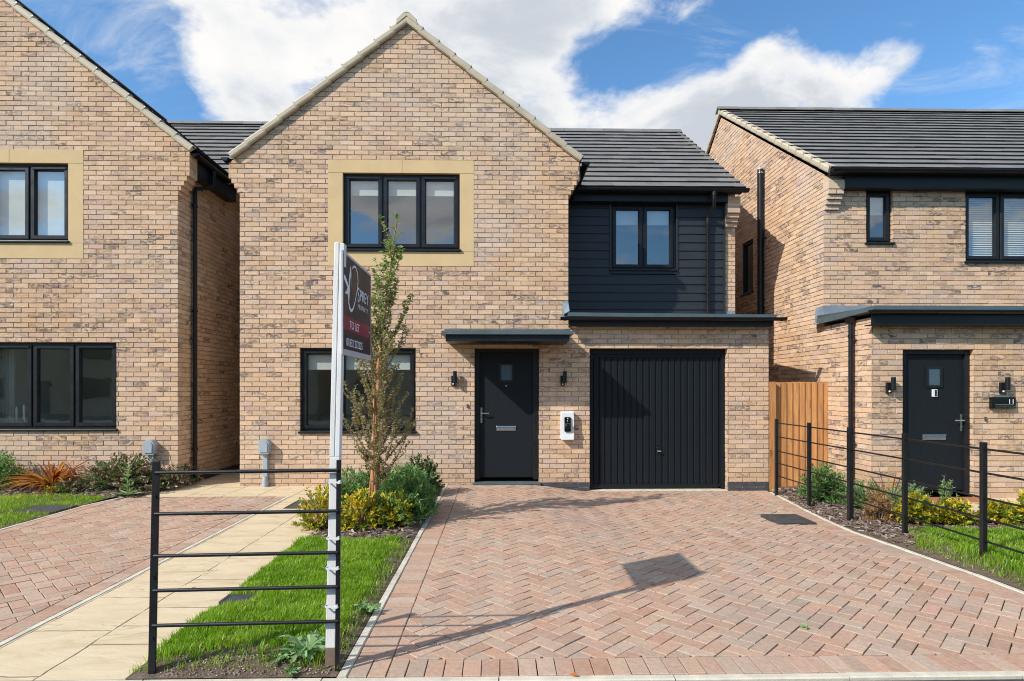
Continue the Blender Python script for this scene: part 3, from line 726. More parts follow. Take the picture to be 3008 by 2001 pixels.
# ------------------------------------------------------------------ left neighbour
L = 9.27; LX = -4.913; LW = -11.6
h2 = thing('brick_house', 'buff brick gabled house at the left edge, white candles in its window', 'house', (-8, L, 0))
b = B(); LA, LZ = -8.28, 8.02; SL = .815
l_up = (-8.60, -6.341, 3.49, 5.15); l_low = (-7.80, -5.844, .865, 2.215)
brick_wall(b, (0, L, 0), (1, 0, 0), None, (0, -1, 0), -8.9, LX, -.2, 4.54, [l_up, l_low], seed=5., uref=LX)
for i, (z, w) in enumerate(STEPS):
    zt = z + .075 if i < 3 else 8.1
    brick_wall(b, (0, L, 0), (1, 0, 0), None, (0, -1, 0), -8.9, LX + w, z, zt, [l_up], planes=pl(LA, LZ, SL), seed=5., uref=LX, ends=True)
    zc = min(zt, LZ - SL * (LX + w - LA) - .01)
    b.box(LX - .03, LX + w - .004, L + .009, L + .24, z + .002, zc, 'plain')
    for k in range(max(1, int((zc - z) / RH + .5))): b.box(LX + w - .01, LX + w, L + .012, L + .236, z + k * RH + .005, min(z + k * RH + .07, zc), 'brick', brick_attr(z, z, 2.))
brick_wall(b, (LX, L, 0), (0, 1, 0), None, (1, 0, 0), 0, 4.6, -.2, 5.0, seed=8., flip=1)
b.box(LX - .02, LX + .004, L + .5, L + 4.6, -.2, .09, 'gloss')
reveals(b, l_low, L, .12)
b.face([(-8.9, L + .01, -.2), (LW, L + .01, -.2), (LW, L + .01, 5.0), (LA, L + .01, LZ), (-8.9, L + .01, LZ - .5)], 'plain')
b.face([(LX, L + 4.6, -.2), (LX, 18.4, -.2), (LX, 18.4, 4.95), (LX, L + 4.6, 4.95)], 'plain'); b.face([(LW, L, -.2), (LW, 18.4, -.2), (LW, 18.4, 5), (LW, L, 5)], 'plain'); b.face([(LX, 18.4, -.2), (LW, 18.4, -.2), (LW, 18.4, 5), (LX, 18.4, 5)], 'plain')
b.face([(LX - .01, 10.6, 4.9), (LX - .01, 18.4, 4.9), (LX - .01, 14.3, 7.7)], 'plain')
obj('wall', b, h2)
b = B(); b.box(-8.60, -7.452, L - .004, L + .15, 4.945, 5.15, 'stone'); b.box(-7.448, -6.341, L - .004, L + .15, 4.945, 5.15, 'stone'); b.box(-8.60, -8.385, L - .003, L + .15, 3.73, 4.942, 'stone'); b.box(-6.569, -6.341, L - .003, L + .15, 3.73, 4.942, 'stone'); b.box(-8.60, -6.341, L - .004, L + .15, 3.49, 3.727, 'stone'); obj('stone_surround', b, h2, bevel=.003)
window(h2, -8.385, -6.569, 3.728, 4.944, L, 3, vents=(0, 2), blind=.97)
window(h2, -7.80, -5.844, .865, 2.215, L, 3, vents=(0, 2), glass='glass_low')
b = B()
for i in range(6): b.box(-7.80 + i * .026, -7.776 + i * .026, L + .30 + .02 * (i % 2), L + .33 + .02 * (i % 2), .75, 2.3, 'curtain')
obj('curtain', b, h2)
b = B()
e = V((LA + 3.60, L - .02, LZ + .10 - SL * 3.60)); S = V((-1, 0, SL)).normalized(); N = V((SL, 0, 1)).normalized()
tiles(b, e, (0, 1, 0), S, N, 6.5, 4.6)
Sl = V((1, 0, SL)).normalized(); Nl = V((-SL, 0, 1)).normalized()
tiles(b, V((LA - 3.60, L - .02 + 6.5, LZ + .10 - SL * 3.60)), (0, -1, 0), Sl, Nl, 6.5, 4.6)
S1b = V((0, 3.78, 2.68)).normalized(); N1b = V((0, -2.68, 3.78)).normalized()
tiles(b, (LW, 10.45, 5.02), (1, 0, 0), S1b, N1b, -4.66 - LW, 4.68); tiles(b, (-4.66, 18.2, 5.02), (-1, 0, 0), V((0, -3.78, 2.68)).normalized(), V((0, 2.68, 3.78)).normalized(), -4.66 - LW, 4.68)
obj('roof', b, h2)
b = B(); ridge(b, (LW, 14.3, 7.79), (-4.64, 14.3, 7.79), 0, 0); obj('ridge_tiles', b, h2); b = B(); ridge(b, (LA, L - .07, LZ + .13), (LA, 15, LZ + .13), 0, 0); obj('ridge_tiles', b, h2)
b = B(); verge(b, (LA + 3.61, L - .015, LZ + .108 - SL * 3.61), S, N, (0, -1, 0), 4.62); obj('verge_trim', b, h2); b = B(); verge(b, (LA - 3.61, L - .015, LZ + .108 - SL * 3.61), Sl, Nl, (0, -1, 0), 4.62); obj('verge_trim', b, h2)
b = B(); gutter(b, (-4.685, L + .03, 5.13), (-4.685, 11.08, 5.13), (1, 0, 0), .058, .7); obj('gutter', b, h2)
b = B(); b.box(-4.77, -4.745, L + .24, 10.9, 4.86, 5.10, 'fascia'); b.box(LX, -4.77, L + .24, 10.9, 4.86, 4.88, 'fascia'); b.box(LX, -4.745, 10.88, 10.9, 4.86, 5.10, 'fascia'); obj('fascia', b, h2, bevel=.004)
b = B(); xd = LX + .06
downpipe(b, [(-4.70, 9.95, 5.09), (-4.70, 9.95, 4.86), (-4.715, 9.92, 4.80), (xd, 9.68, 4.70), (xd, 9.66, 4.62), (xd, 9.66, .02)], .034, [((xd, 9.66, 4.42), (0, -1, 0)), ((xd, 9.66, 2.75), (0, -1, 0)), ((xd, 9.66, .55), (0, -1, 0))])
b.tube([(-4.70, 9.95, 5.10), (-4.70, 9.95, 5.02)], .044, 'black', 12); obj('downpipe', b, h2)
b = B(); b.face([(-4.74, 11.0, 5.0), (-4.55, 11.0, 5.03), (-4.55, 11.3, 5.2), (-4.74, 11.3, 5.2)], 'lead'); obj('lead_flashing', b, h2)
for i, (cx, zh) in enumerate(((-7.565, .20), (-7.45, .235))):
    b = B(); b.tube([(cx, L + .28, .902), (cx, L + .28, .915), (cx, L + .28, .92), (cx, L + .28, 1.0), (cx, L + .28, 1.03)], [.04, .04, .008, .010, .02], 'steel', 12); o = thing('candle', ['shorter white candle behind the glass of the left lower window', 'taller white candle behind the glass of the left lower window, right of the other'][i], 'candle', (cx, L + .28, .90), 'candles on the windowsill')
    obj('candle_holder', b, o); b = B(); b.tube([(cx, L + .28, 1.02), (cx, L + .28, 1.0 + zh), (cx, L + .28, 1.03 + zh)], [.017, .016, .003], 'candle', 10); obj('wax', b, o)

# ------------------------------------------------------------------ right neighbour
RX = 5.24; RU = 9.57; RL = 8.31; RE = 13.2
h3 = thing('brick_house', 'buff brick house at the right edge with wide tiled roof and number 11 plaque', 'house', (7, RL, 0))
b = B(); w1 = (5.932, 6.372, 3.84, 4.73); w2 = (7.564, 8.78, 3.545, 4.73); wd = (5.669, 6.684, -.2, 2.06); ws = (2.70, 3.28, 3.50, 4.62)
brick_wall(b, (0, RU, 0), (1, 0, 0), None, (0, -1, 0), RX, RE, 2.515, 4.95, [w1, w2], seed=11., uref=RX)
brick_wall(b, (0, RL, 0), (1, 0, 0), None, (0, -1, 0), RX - .01, RE, -.2, 2.515, [wd], seed=12., uref=RX)
brick_wall(b, (RX - .01, RL, 0), (0, 1, 0), None, (-1, 0, 0), 0, 8, -.2, 2.515, seed=13., flip=1)
RS = .655; ey = RU - .17
brick_wall(b, (RX, RU, 0), (0, 1, 0), None, (-1, 0, 0), 0, 9.2, 2.515, 8.3, [ws], planes=[(-RS, 1, 4.90 + RS * .1), (RS, 1, 4.90 + RS * .1 + 2 * RS * (14.05 - RU))], seed=13., flip=1)
reveals(b, w1, RU, .1); reveals(b, w2, RU, .1); reveals(b, (wd[0], wd[1], 0, 2.06), RL, .14)
for yy in (ws[0], ws[1]): b.face([(RX, RU + yy, ws[2]), (RX + .1, RU + yy, ws[2]), (RX + .1, RU + yy, ws[3]), (RX, RU + yy, ws[3])], 'plain')
b.face([(RE, RL, -.2), (RE, 18.5, -.2), (RE, 18.5, 5), (RE, 14.05, 8.0), (RE, RU, 5), (RE, RL, 2.6)], 'plain'); b.face([(RX, 18.5, -.2), (RE, 18.5, -.2), (RE, 18.5, 5), (RX, 18.5, 5)], 'plain')
for i, q in enumerate([.035, .07, .105, .14]):   # corbel that carries the eaves
    z = 4.39 + i * .075
    for (a, c) in ((RX - .0, RX + .112), (RX + .118, RX + .23)): b.box(a, c - .002 + .006 * i, RU - q, RU + .02, z + .004, z + .071, 'brick', (R.random(), R.random() * .4, R.random()))
b.prism([(RX - .001, RU - .15, 4.695), (RX - .001, RU - .15, 4.83), (RX - .001, RU - .02, 4.93), (RX - .001, RU + .02, 4.93), (RX - .001, RU + .02, 4.695)], (.255, 0, 0), 'brick', (.2, .15, .6))
obj('wall', b, h3)
window(h3, 5.932, 6.372, 3.84, 4.73, RU, 1, blind=.40)
window(h3, 7.564, 8.78, 3.545, 4.73, RU, 2, slats=True)
b = B()   # gable-side window, faces the gap between the houses
X0 = RX + .05; F = .05
y0, y1 = RU + ws[0], RU + ws[1]
for (a, c, e, f) in ((y0, y0 + F, ws[2], ws[3]), (y1 - F, y1, ws[2], ws[3]), (y0 + F, y1 - F, ws[2], ws[2] + F), (y0 + F, y1 - F, ws[3] - F, ws[3])): b.box(X0 - .03, X0 + .06, a, c, e, f, 'frame')
fr = obj('window', b, h3, bevel=.004)
b = B(); b.face([(X0 + .02, y0 + F, ws[2] + F), (X0 + .02, y1 - F, ws[2] + F), (X0 + .02, y1 - F, ws[3] - F), (X0 + .02, y0 + F, ws[3] - F)], 'glass'); obj('pane', b, fr)
b = B(); b.box(RX - .04, X0, y0 - .02, y1 + .02, ws[2] - .002, ws[2] + .03, 'frame'); obj('sill', b, fr, bevel=.006)
b = B(); b.idx([(X0 + .1, y0 - .3, 3), (X0 + 2, y0 - .3, 3), (X0 + 2, y1 + 1, 3), (X0 + .1, y1 + 1, 3), (X0 + .1, y0 - .3, 4.9), (X0 + 2, y0 - .3, 4.9), (X0 + 2, y1 + 1, 4.9), (X0 + .1, y1 + 1, 4.9)], [(0, 1, 2, 3), (4, 7, 6, 5), (0, 1, 5, 4), (1, 2, 6, 5), (2, 3, 7, 6)], 'room'); obj('room', b, h3)
door(h3, 5.669, 6.684, .0, 2.06, RL, .10, hinge_right=False, bell=True, fl=.095, fr_=.07)
b = B(); run = 14.05 - 9.30; Sr = V((0, run, run * RS)).normalized(); Nr = V((0, -RS, 1)).normalized(); sl = run * math.sqrt(1 + RS * RS)
tiles(b, (5.20, 9.30, 4.965), (1, 0, 0), Sr, Nr, 8.1, sl); tiles(b, (13.3, 18.8, 4.965), (-1, 0, 0), V((0, -run, run * RS)).normalized(), V((0, RS, 1)).normalized(), 8.1, sl); obj('roof', b, h3)
b = B(); ridge(b, (5.15, 14.05, 4.965 + run * RS + .055), (13.3, 14.05, 4.965 + run * RS + .055), 0, 0); obj('ridge_tiles', b, h3)
b = B(); verge(b, (5.235, 9.31, 4.985), Sr, Nr, (-1, 0, 0), sl, proud=.004); obj('verge_trim', b, h3); b = B(); verge(b, (5.235, 18.79, 4.985), V((0, -run, run * RS)).normalized(), V((0, RS, 1)).normalized(), (-1, 0, 0), sl)
obj('verge_trim', b, h3)
b = B(); gutter(b, (5.205, 9.27, 4.955), (RE, 9.27, 4.955), (0, -1, 0), .06, .9); obj('gutter', b, h3); b = B(); gutter(b, (5.06, RL - .245, 2.585), (RE, RL - .245, 2.585), (0, -1, 0), .05, .85); obj('gutter', b, h3)
b = B(); b.box(RX + .255, RE, RU - .16, RU - .135, 4.705, 4.95, 'fascia'); b.box(RX + .255, RE, RU - .135, RU - .002, 4.705, 4.725, 'fascia'); b.box(5.215, RE, RU - .24, RU - .155, 4.90, 4.93, 'black'); obj('fascia', b, h3, bevel=.004); b = B()
b.box(5.12, RE, RL - .175, RL - .155, 2.385, 2.56, 'fascia'); b.box(5.12, RE, RL - .155, RL - .005, 2.385, 2.40, 'fascia'); obj('fascia', b, h3, bevel=.004)
b = B()
b.idx([(5.13, RL - .22, 2.63), (RE, RL - .22, 2.63), (RE, RU, 2.72), (5.13, RU, 2.69), (5.13, RL - .22, 2.57), (RE, RL - .22, 2.57), (RE, RU, 2.56), (5.13, RU, 2.56)],
      [(0, 1, 2, 3), (0, 4, 5, 1), (0, 3, 7, 4), (4, 7, 6, 5)], 'roofgrp')
b.idx([(5.122, RL - .235, 2.648), (RE, RL - .235, 2.648), (RE, RL - .223, 2.648), (5.122, RL - .223, 2.648), (5.122, RL - .235, 2.588), (RE, RL - .235, 2.588)], [(0, 4, 5, 1), (0, 1, 2, 3)], 'trim')
b.idx([(5.120, RL - .235, 2.648), (5.120, RU, 2.64), (5.120, RU, 2.545), (5.120, RL - .235, 2.585)], [(0, 1, 2, 3)], 'trim')
obj('flat_roof', b, h3)
b = B(); n = 12
top = [(RX - .012 + i * (2.30 / n), RU - .014 - .004 * math.sin(i * 1.7), 2.85 + .004 * math.sin(i * 2.3)) for i in range(n + 1)]; bot = [(p[0], RU - .03, 2.60) for p in top]
b.idx(top + bot, [(i, i + 1, n + 2 + i, n + 1 + i) for i in range(n)], 'lead')
b.idx([(RX - .015, RU - .02, 2.85), (RX - .018, RU + .22, 2.84), (RX - .045, RU + .20, 2.58), (5.10, RU + .10, 2.535), (5.10, RU - .1, 2.55), (RX - .015, RU - .03, 2.66)], [(0, 1, 2, 5), (5, 2, 3, 4)], 'lead')
obj('lead_flashing', b, h3)
b = B(); downpipe(b, [(5.165, 8.70, 2.56), (5.165, 8.70, .02)], .034, [((5.165, 8.70, 2.28), (0, -1, 0)), ((5.165, 8.70, .75), (0, -1, 0))]); b.prism([(5.10, 8.63, 2.56), (5.22, 8.63, 2.56), (5.19, 8.66, 2.47), (5.13, 8.66, 2.47)], (0, .12, 0), 'black'); obj('downpipe', b, h3)
b = B(); b.box(5.60, 6.75, RL - .33, RL - .005, -.06, -.012, 'step'); obj('doorstep', b, h3, bevel=.01)

# ------------------------------------------------------------------ things fixed to the walls
def wall_lamp(label, x, y, z):
    t = thing('wall_lamp', label, 'wall lamp', (x, y, z), 'wall lamps beside the front doors')
    b = B(); b.box(x - .032, x + .032, y - .045, y - .002, z - .11, z + .045, 'black'); obj('backplate', b, t, bevel=.004)
    b = B(); b.tube([(x + .028, y - .085, z - .065), (x + .028, y - .085, z + .115)], .031, 'black', 20); b.tube([(x + .028, y - .085, z + .1152), (x + .028, y - .085, z + .1162)], .024, 'gloss', 20); b.box(x + .015, x + .041, y - .07, y - .04, z - .03, z + .03, 'black'); obj('lamp_tube', b, t)
    b = B(); b.tube([(x, y - .040, z - .083), (x, y - .053, z - .083), (x, y - .058, z - .083)], [.014, .013, .006], 'white', 12); obj('sensor', b, t)
    return t
lp = wall_lamp('black tubular wall lamp left of the middle house front door', -.715, M, 1.665)
dup(lp, (.985, M, 1.665), 'black tubular wall lamp between the middle front door and the garage, above the white charger')
dup(lp, (5.455, RL, 1.555), 'black tubular wall lamp left of the right-hand house door')
dup(lp, (7.075, RL, 1.555), 'black tubular wall lamp above the number 11 plaque')
t = thing('ev_charger', 'white wall-mounted car charger with black socket between front door and garage', 'charger', (1.05, M, .72))
b = B(); pr = [(.95, .72), (1.155, .72), (1.152, 1.157), (.953, 1.157)]
b.prism([(.95, M - .105, .735), (.955, M - .11, .722), (1.150, M - .11, .722), (1.155, M - .105, .735), (1.153, M - .085, 1.145), (1.146, M - .08, 1.157), (.958, M - .08, 1.157), (.952, M - .085, 1.145)], (0, .10, 0), 'white')
b.box(.955, 1.15, M - .09, M - .001, .73, 1.15, 'white')
obj('casing', b, t, bevel=.012)
b = B(); b.prism([(1.003, M - .125, .855), (1.012, M - .125, .845), (1.096, M - .125, .845), (1.105, M - .125, .855), (1.103, M - .112, 1.06), (1.095, M - .110, 1.07), (1.013, M - .110, 1.07), (1.005, M - .112, 1.06)], (0, .03, 0), 'gloss'); obj('front_panel', b, t, bevel=.004)
b = B(); b.tube([(1.054, M - .12, .925), (1.054, M - .150, .925), (1.054, M - .155, .925)], [.046, .043, .036], 'gloss', 20); b.tube([(1.054, M - .154, .925), (1.054, M - .158, .925)], .018, 'black', 12)
b.prism([(1.01, M - .128, .945), (1.098, M - .128, .945), (1.092, M - .126, .972), (1.054, M - .126, .984), (1.016, M - .126, .972)], (0, -.02, 0), 'iron'); obj('socket', b, t, bevel=.002)
lettering('lettering', 'T', t, (1.040, M - .126, 1.00), (1, 0, 0), (0, 0, 1), .034, 'letter'); b = B(); b.tube([(1.046, M - .121, 1.048), (1.062, M - .121, 1.042)], .006, 'letter', 8); obj('indicator', b, t)
for i, (x, y, z, lab) in enumerate(((-.497, M, 1.24, 'small brass doorbell push on the brick left of the middle front door'), (6.85, RL, 1.085, 'small brass doorbell push on the brick below the number 11 plaque'))):
    t = thing('doorbell_push', lab, 'doorbell', (x, y, z), 'doorbell pushes')
    b = B(); b.box(x - .013, x + .013, y - .022, y - .001, z - .028, z + .028, 'iron'); obj('base', b, t, bevel=.004)
    b = B(); b.tube([(x, y - .022, z), (x, y - .030, z)], .010, 'steel', 12); obj('button', b, t)
t = thing('house_sign', 'black box plaque with white 11 and a solar cap, under the wall lamp', 'house sign', (7.08, RL, 1.24))
b = B(); b.box(6.905, 7.25, RL - .05, RL - .001, 1.232, 1.388, 'gloss'); obj('plate', b, t, bevel=.003)
b = B(); b.prism([(6.96, RL - .05, 1.389), (7.17, RL - .05, 1.389), (7.155, RL - .012, 1.425), (6.975, RL - .012, 1.425)], (0, .01, .0), 'trim'); b.box(6.955, 7.175, RL - .052, RL - .005, 1.386, 1.392, 'black'); obj('solar_panel', b, t)
[lettering('lettering', '1', t, (7.135 + .050 * q, RL - .0515, 1.300), (1, 0, 0), (0, 0, 1), .092, 'letter') for q in (0, 1)]
lettering('lettering', 'COTTON CLOSE', t, (6.955, RL - .0515, 1.247), (1, 0, 0), (0, 0, 1), .036, 'trim', 1.1)
b = B(); b.box(6.95, 7.22, RL - .0525, RL - .049, 1.289, 1.292, 'grey'); obj('rule', b, t)
def meter_cowl(label, x, y):
    t = thing('cable_cowl', label, 'cable cover', (x, y, 0), 'grey cable covers on the walls')
    z0, z1 = .51, .74; b = B(); pts = []
    for k in range(17): a = PI * k / 16; pts.append((x - .082 * math.cos(a), .655 + .085 * math.sin(a)))
    pts = [(x - .074, z0)] + pts + [(x + .074, z0)]
    b.prism([(p[0], y - .115, p[1]) for p in pts][::-1], (0, .114, 0), 'grey'); obj('hood', b, t, bevel=.012)
    b = B(); pts2 = [(x + (p[0] - x) * .74, .64 + (p[1] - .64) * .78) for p in pts]; b.prism([(p[0], y - .128, p[1]) for p in pts2][::-1], (0, .02, 0), 'grey'); obj('front_panel', b, t, bevel=.008)
    b = B(); b.box(x - .037, x + .037, y - .065, y - .001, .14, z0, 'grey'); b.tube([(x, y - .05, .0), (x, y - .05, .09), (x, y - .045, .16)], [.047, .045, .036], 'grey', 14); b.box(x - .045, x + .045, y - .06, y - .001, .01, .10, 'grey'); obj('duct', b, t, bevel=.008)
    return t
mc = meter_cowl('grey plastic cable hood on the wall of the middle house, left of its lower window', -3.605, M)
dup(mc, (-5.30, L, 0), 'grey plastic cable hood on the left-hand house, above the pink-flowered shrub')
t = thing('flue_pipe', 'tall black boiler flue pipe on the side wall of the right-hand house', 'flue pipe', (RX - .08, 11.75, 2.7))
b = B(); fx, fy = RX - .075, 11.75
b.tube([(fx, fy, 2.66), (fx, fy, 5.75)], .062, 'black', 18); obj('pipe', b, t)
b = B(); b.tube([(fx, fy, 5.75), (fx, fy, 5.83), (fx, fy, 5.87)], [.066, .060, .04], 'black', 18)
for k in range(14): a = 2 * PI * k / 14; b.tube([(fx + .063 * math.cos(a), fy + .063 * math.sin(a), 5.76), (fx + .045 * math.cos(a), fy + .045 * math.sin(a), 5.87)], .004, 'steel', 5)
obj('cowl', b, t)
for z in (4.47, 2.95): b = B(); b.tube([(fx, fy, z - .02), (fx, fy, z + .02)], .068, 'black', 18); b.box(fx, RX + .005, fy - .10, fy - .06, z - .015, z + .015, 'black'); obj('bracket', b, t)

# ------------------------------------------------------------------ ground, driveway, path, beds
def sst(x, a, b):
    t = min(1, max(0, (x - a) / (b - a))); return t * t * (3 - 2 * t)
def dz(x, y): return -.095 * sst(y, 4.2, 7.8) * sst(x, .45, 1.5) + .010 * sst(y, 7, 9.3) * (1 - sst(x, .3, 1.0))
def kr(y): return 3.87 + max(0, y - 6.5) * .115
b = B(); b.face([(-400, -400, -.22), (400, -400, -.22), (400, 400, -.22), (-400, 400, -.22)], 'ground'); obj('ground', b, kind='structure')
b = B(); b.face([(-60, -9, -.12), (60, -9, -.12), (60, 1.2, -.12), (-60, 1.2, -.12)], 'asphalt'); obj('road', b, kind='structure')
b = B(); b.box(-60, 60, 1.2, 1.33, -.22, -.005, 'concrete'); b.box(-60, 60, 1.33, 3.095, -.22, -.012, 'asphalt'); obj('pavement', b, kind='structure')
def grid(b, x0, x1, y0, y1, st, zf, mat, keep=None):
    nx = max(1, round((x1 - x0) / st)); ny = max(1, round((y1 - y0) / st))
    vs = [(x0 + (x1 - x0) * i / nx, y0 + (y1 - y0) * j / ny) for j in range(ny + 1) for i in range(nx + 1)]
    fs = [(j * (nx + 1) + i, j * (nx + 1) + i + 1, (j + 1) * (nx + 1) + i + 1, (j + 1) * (nx + 1) + i) for j in range(ny) for i in range(nx)]
    b.idx([(x, y, zf(x, y)) for x, y in vs], fs, mat, smooth=True)
def block(b, poly, zf, mat='block'):
    if len(poly) < 3 or area(poly) < 4e-4: return
    n = len(poly); cx = sum(p[0] for p in poly) / n; cy = sum(p[1] for p in poly) / n
    o = R.gauss(0, .0014); tx, ty = R.gauss(0, .009), R.gauss(0, .009)
    z = lambda p, d: zf(p[0], p[1]) + o + (p[0] - cx) * tx + (p[1] - cy) * ty + d
    def ins(k):
        r = []
        for p in poly:
            dx, dy = cx - p[0], cy - p[1]; l = math.hypot(dx, dy) or 1
            kk = min(k * 1.3, l * .4); r.append((p[0] + dx / l * kk, p[1] + dy / l * kk))
        return r
    t1 = ins(.003)
    vs = [(p[0], p[1], z(p, 0)) for p in t1] + [(p[0], p[1], z(p, -.003)) for p in poly] + [(p[0], p[1], z(p, -.022)) for p in poly]
    fs = [tuple(range(n))] + [(q * n + i, q * n + n + i, q * n + n + (i + 1) % n, q * n + (i + 1) % n) for q in (0, 1) for i in range(n)]
    b.idx(vs, fs, mat, (R.random(), 0, R.random()))
def herring(b, x0, x1, y0, y1, planes_at, zf, ang=45, hole=None, ox=0., oy=0.):
    c, s = math.cos(math.radians(ang)), math.sin(math.radians(ang)); u = .1; g = .0027
    n = int(max(x1 - x0, y1 - y0) / u) + 12; mx, my = (x0 + x1) / 2, (y0 + y1) / 2
    for i in range(-n, n):
        for j in range(-n, n):
            k = (i - j) % 4
            if k == 0: q = (i * u + g, (i + 2) * u - g, j * u + g, (j + 1) * u - g)
            elif k == 3: q = (i * u + g, (i + 1) * u - g, j * u + g, (j + 2) * u - g)
            else: continue
            jt = [(R.uniform(-.0012, .0012), R.uniform(-.0012, .0012)) for _ in range(4)]
            p = [(q[0] + jt[0][0], q[2] + jt[0][1]), (q[1] + jt[1][0], q[2] + jt[1][1]), (q[1] + jt[2][0], q[3] + jt[2][1]), (q[0] + jt[3][0], q[3] + jt[3][1])]
            p = [(mx + ox + x * c - y * s, my + oy + x * s + y * c) for x, y in p]
            cx, cy = sum(z[0] for z in p) / 4, sum(z[1] for z in p) / 4
            if cx < x0 - .2 or cx > x1 + .5 or cy < y0 - .2 or cy > y1 + .2: continue
            if hole and hole[0] < cx < hole[1] and hole[2] < cy < hole[3]: continue
            block(b, clip_poly(p, planes_at(cx, cy)), zf)
def course(b, a, c, e, f, n, zf, along):
    """n blocks laid side by side inside the rectangle a..c x e..f"""
    for i in range(n):
        g = .0027
        if along == 'x': w = (c - a) / n; p = [(a + i * w + g, e + g), (a + i * w + w - g, e + g), (a + i * w + w - g, f - g), (a + i * w + g, f - g)]
        else: w = (f - e) / n; p = [(a + g, e + i * w + g), (c - g, e + i * w + g), (c - g, e + i * w + w - g), (a + g, e + i * w + w - g)]
        j = lambda: R.uniform(-.0012, .0012)
        block(b, [(x + j(), y + j()) for x, y in p], zf)
b = B()
pd = lambda cx, cy: [(-1, 0, .598), (0, -1, -3.372), (0, 1, 9.34), (1, 0, kr(cy) - .202) if cy < 6.5 else (1, -.115, 3.87 - .202 - 6.5 * .115)]
herring(b, -.6, 4.2, 3.37, 9.34, pd, dz, 45)
course(b, -.80, -.60, 3.37, 9.34, 60, dz, 'y'); course(b, -.80, 3.92, 3.168, 3.368, 47, dz, 'x')
for i in range(60):
    y = 3.37 + i * .0995; x = kr(y + .05)
    block(b, [(x - .198, y + .002), (x - .002, y + .002), (x - .002 + (kr(y + .1) - kr(y)) * .9, y + .0975), (x - .198 + (kr(y + .1) - kr(y)) * .9, y + .0975)], dz)
grid(b, -.83, 4.3, 3.12, 9.36, .3, lambda x, y: dz(x, y) - .017, 'joint')
obj('driveway', b, kind='structure')
def kerb(b, pts, w, zf, up=.004, seg=.91):
    for i in range(len(pts) - 1):
        A, C = V((*pts[i], 0)), V((*pts[i + 1], 0)); d = C - A; n = max(1, round(d.length / seg)); d /= n; s = V((-d.y, d.x, 0)).normalized() * w
        for k in range(n):
            o = A + d * k; q = o + d * .993; u = up + R.uniform(-.002, .002); ch = s.normalized() * .006
            z0, z1 = zf(o.x, o.y) + u, zf(q.x, q.y) + u
            vs = [(*o.xy, z0 - .12), (*(o + s).xy, z0 - .12), (*(o + s).xy, z0 - .006), (*(o + s - ch).xy, z0), (*(o + ch).xy, z0), (*o.xy, z0 - .006)] + [(*q.xy, z1 - .12), (*(q + s).xy, z1 - .12), (*(q + s).xy, z1 - .006), (*(q + s - ch).xy, z1), (*(q + ch).xy, z1), (*q.xy, z1 - .006)]
            b.idx(vs, [(i2, (i2 + 1) % 6, (i2 + 1) % 6 + 6, i2 + 6) for i2 in range(6)] + [(0, 1, 2, 3, 4, 5), (6, 7, 8, 9, 10, 11)], 'concrete')
b = B(); kerb(b, [(-.803, 3.165), (-.803, 9.34)], .052, dz); kerb(b, [(3.925, 3.165), (3.925, 6.5), (kr(9.2) + .052, 9.2)], .048, dz); kerb(b, [(-12, 3.11), (12, 3.11)], .052, lambda x, y: -.002)
zl = lambda x, y: .0
kerb(b, [(-2.93, 3.165), (-2.93, 8.45)], .05, zl); kerb(b, [(-5.33, 3.165), (-5.33, 7.8), (-5.20, 8.45)], .05, zl)
obj('kerb', b, kind='structure')
b = B()
pl_ = lambda cx, cy: [(1, 0, -3.135), (-1, 0, 5.18), (0, -1, -3.372), (0, 1, 8.245)]
herring(b, -5.18, -3.13, 3.37, 8.25, pl_, zl, 45, ox=.03)
course(b, -3.13, -2.985, 3.17, 8.45, 53, zl, 'y'); course(b, -5.325, -5.185, 3.17, 8.25, 51, zl, 'y'); course(b, -5.18, -3.135, 8.25, 8.445, 20, zl, 'x'); course(b, -5.18, -3.135, 3.17, 3.368, 20, zl, 'x')
grid(b, -5.34, -2.97, 3.15, 8.46, .5, lambda x, y: -.017, 'joint')
obj('neighbour_driveway', b, kind='structure')
b = B()
grid(b, -2.928, -1.95, 3.165, 8.452, .4, lambda x, y: .0, 'path'); grid(b, -5.0, -1.95, 8.455, 9.36, .4, lambda x, y: .0, 'path'); grid(b, -4.93, -4.0, 9.36, 17, .5, lambda x, y: .0, 'path')
grid(b, 5.6, 9.5, 6.95, 8.32, .5, lambda x, y: -.03, 'path')
obj('path', b, kind='structure')
NZ = lambda x, y, s: noise.noise(V((x * s, y * s, 1.3)))
def zc(x, y):   # middle bed
    e = min(sst(x, -1.96, -1.80), sst(-x, .855, .95), sst(y, 3.16, 3.3))
    return .004 + e * .55 * (.045 + .02 * NZ(x, y, 2.2) + .012 * NZ(x, y, 9) + .03 * sst(y, 5.9, 6.8))
def zlf(x, y): return .004 + .012 * sst(-x, 5.381, 5.5) + .02 * NZ(x, y, 1.7) * min(1, sst(-x, 5.38, 5.7)) + .03 * sst(y, 8.4, 8.8) - .03 * sst(x, -5.1, -4.97)
def zrt(x, y):
    e = kr(y) + .055; k = sst(x, e, e + .22)
    if x < e - .001: return dz(x, y) - .06
    return (dz(3.9, y) + .004) * (1 - k) + k * zrt0(x, y)
def zrt0(x, y): return .012 + dz(4.0, y) * (1 - sst(x, 4.0, 5.2) * .4) * sst(y, 5.0, 6.6) + (.05 * sst(x, 3.92, 4.2)) * (1 - sst(y, 5.4, 6.6)) + .012 * NZ(x, y, 3) + .02 * sst(x, 3.95, 4.2)
b = B(); grid(b, -1.952, -.856, 3.163, 9.35, .035, zc, 'soil'); grid(b, -12, -5.381, 3.163, 9.27, .08, zlf, 'soil'); grid(b, -5.38, -4.97, 8.452, 10.6, .05, zlf, 'soil')
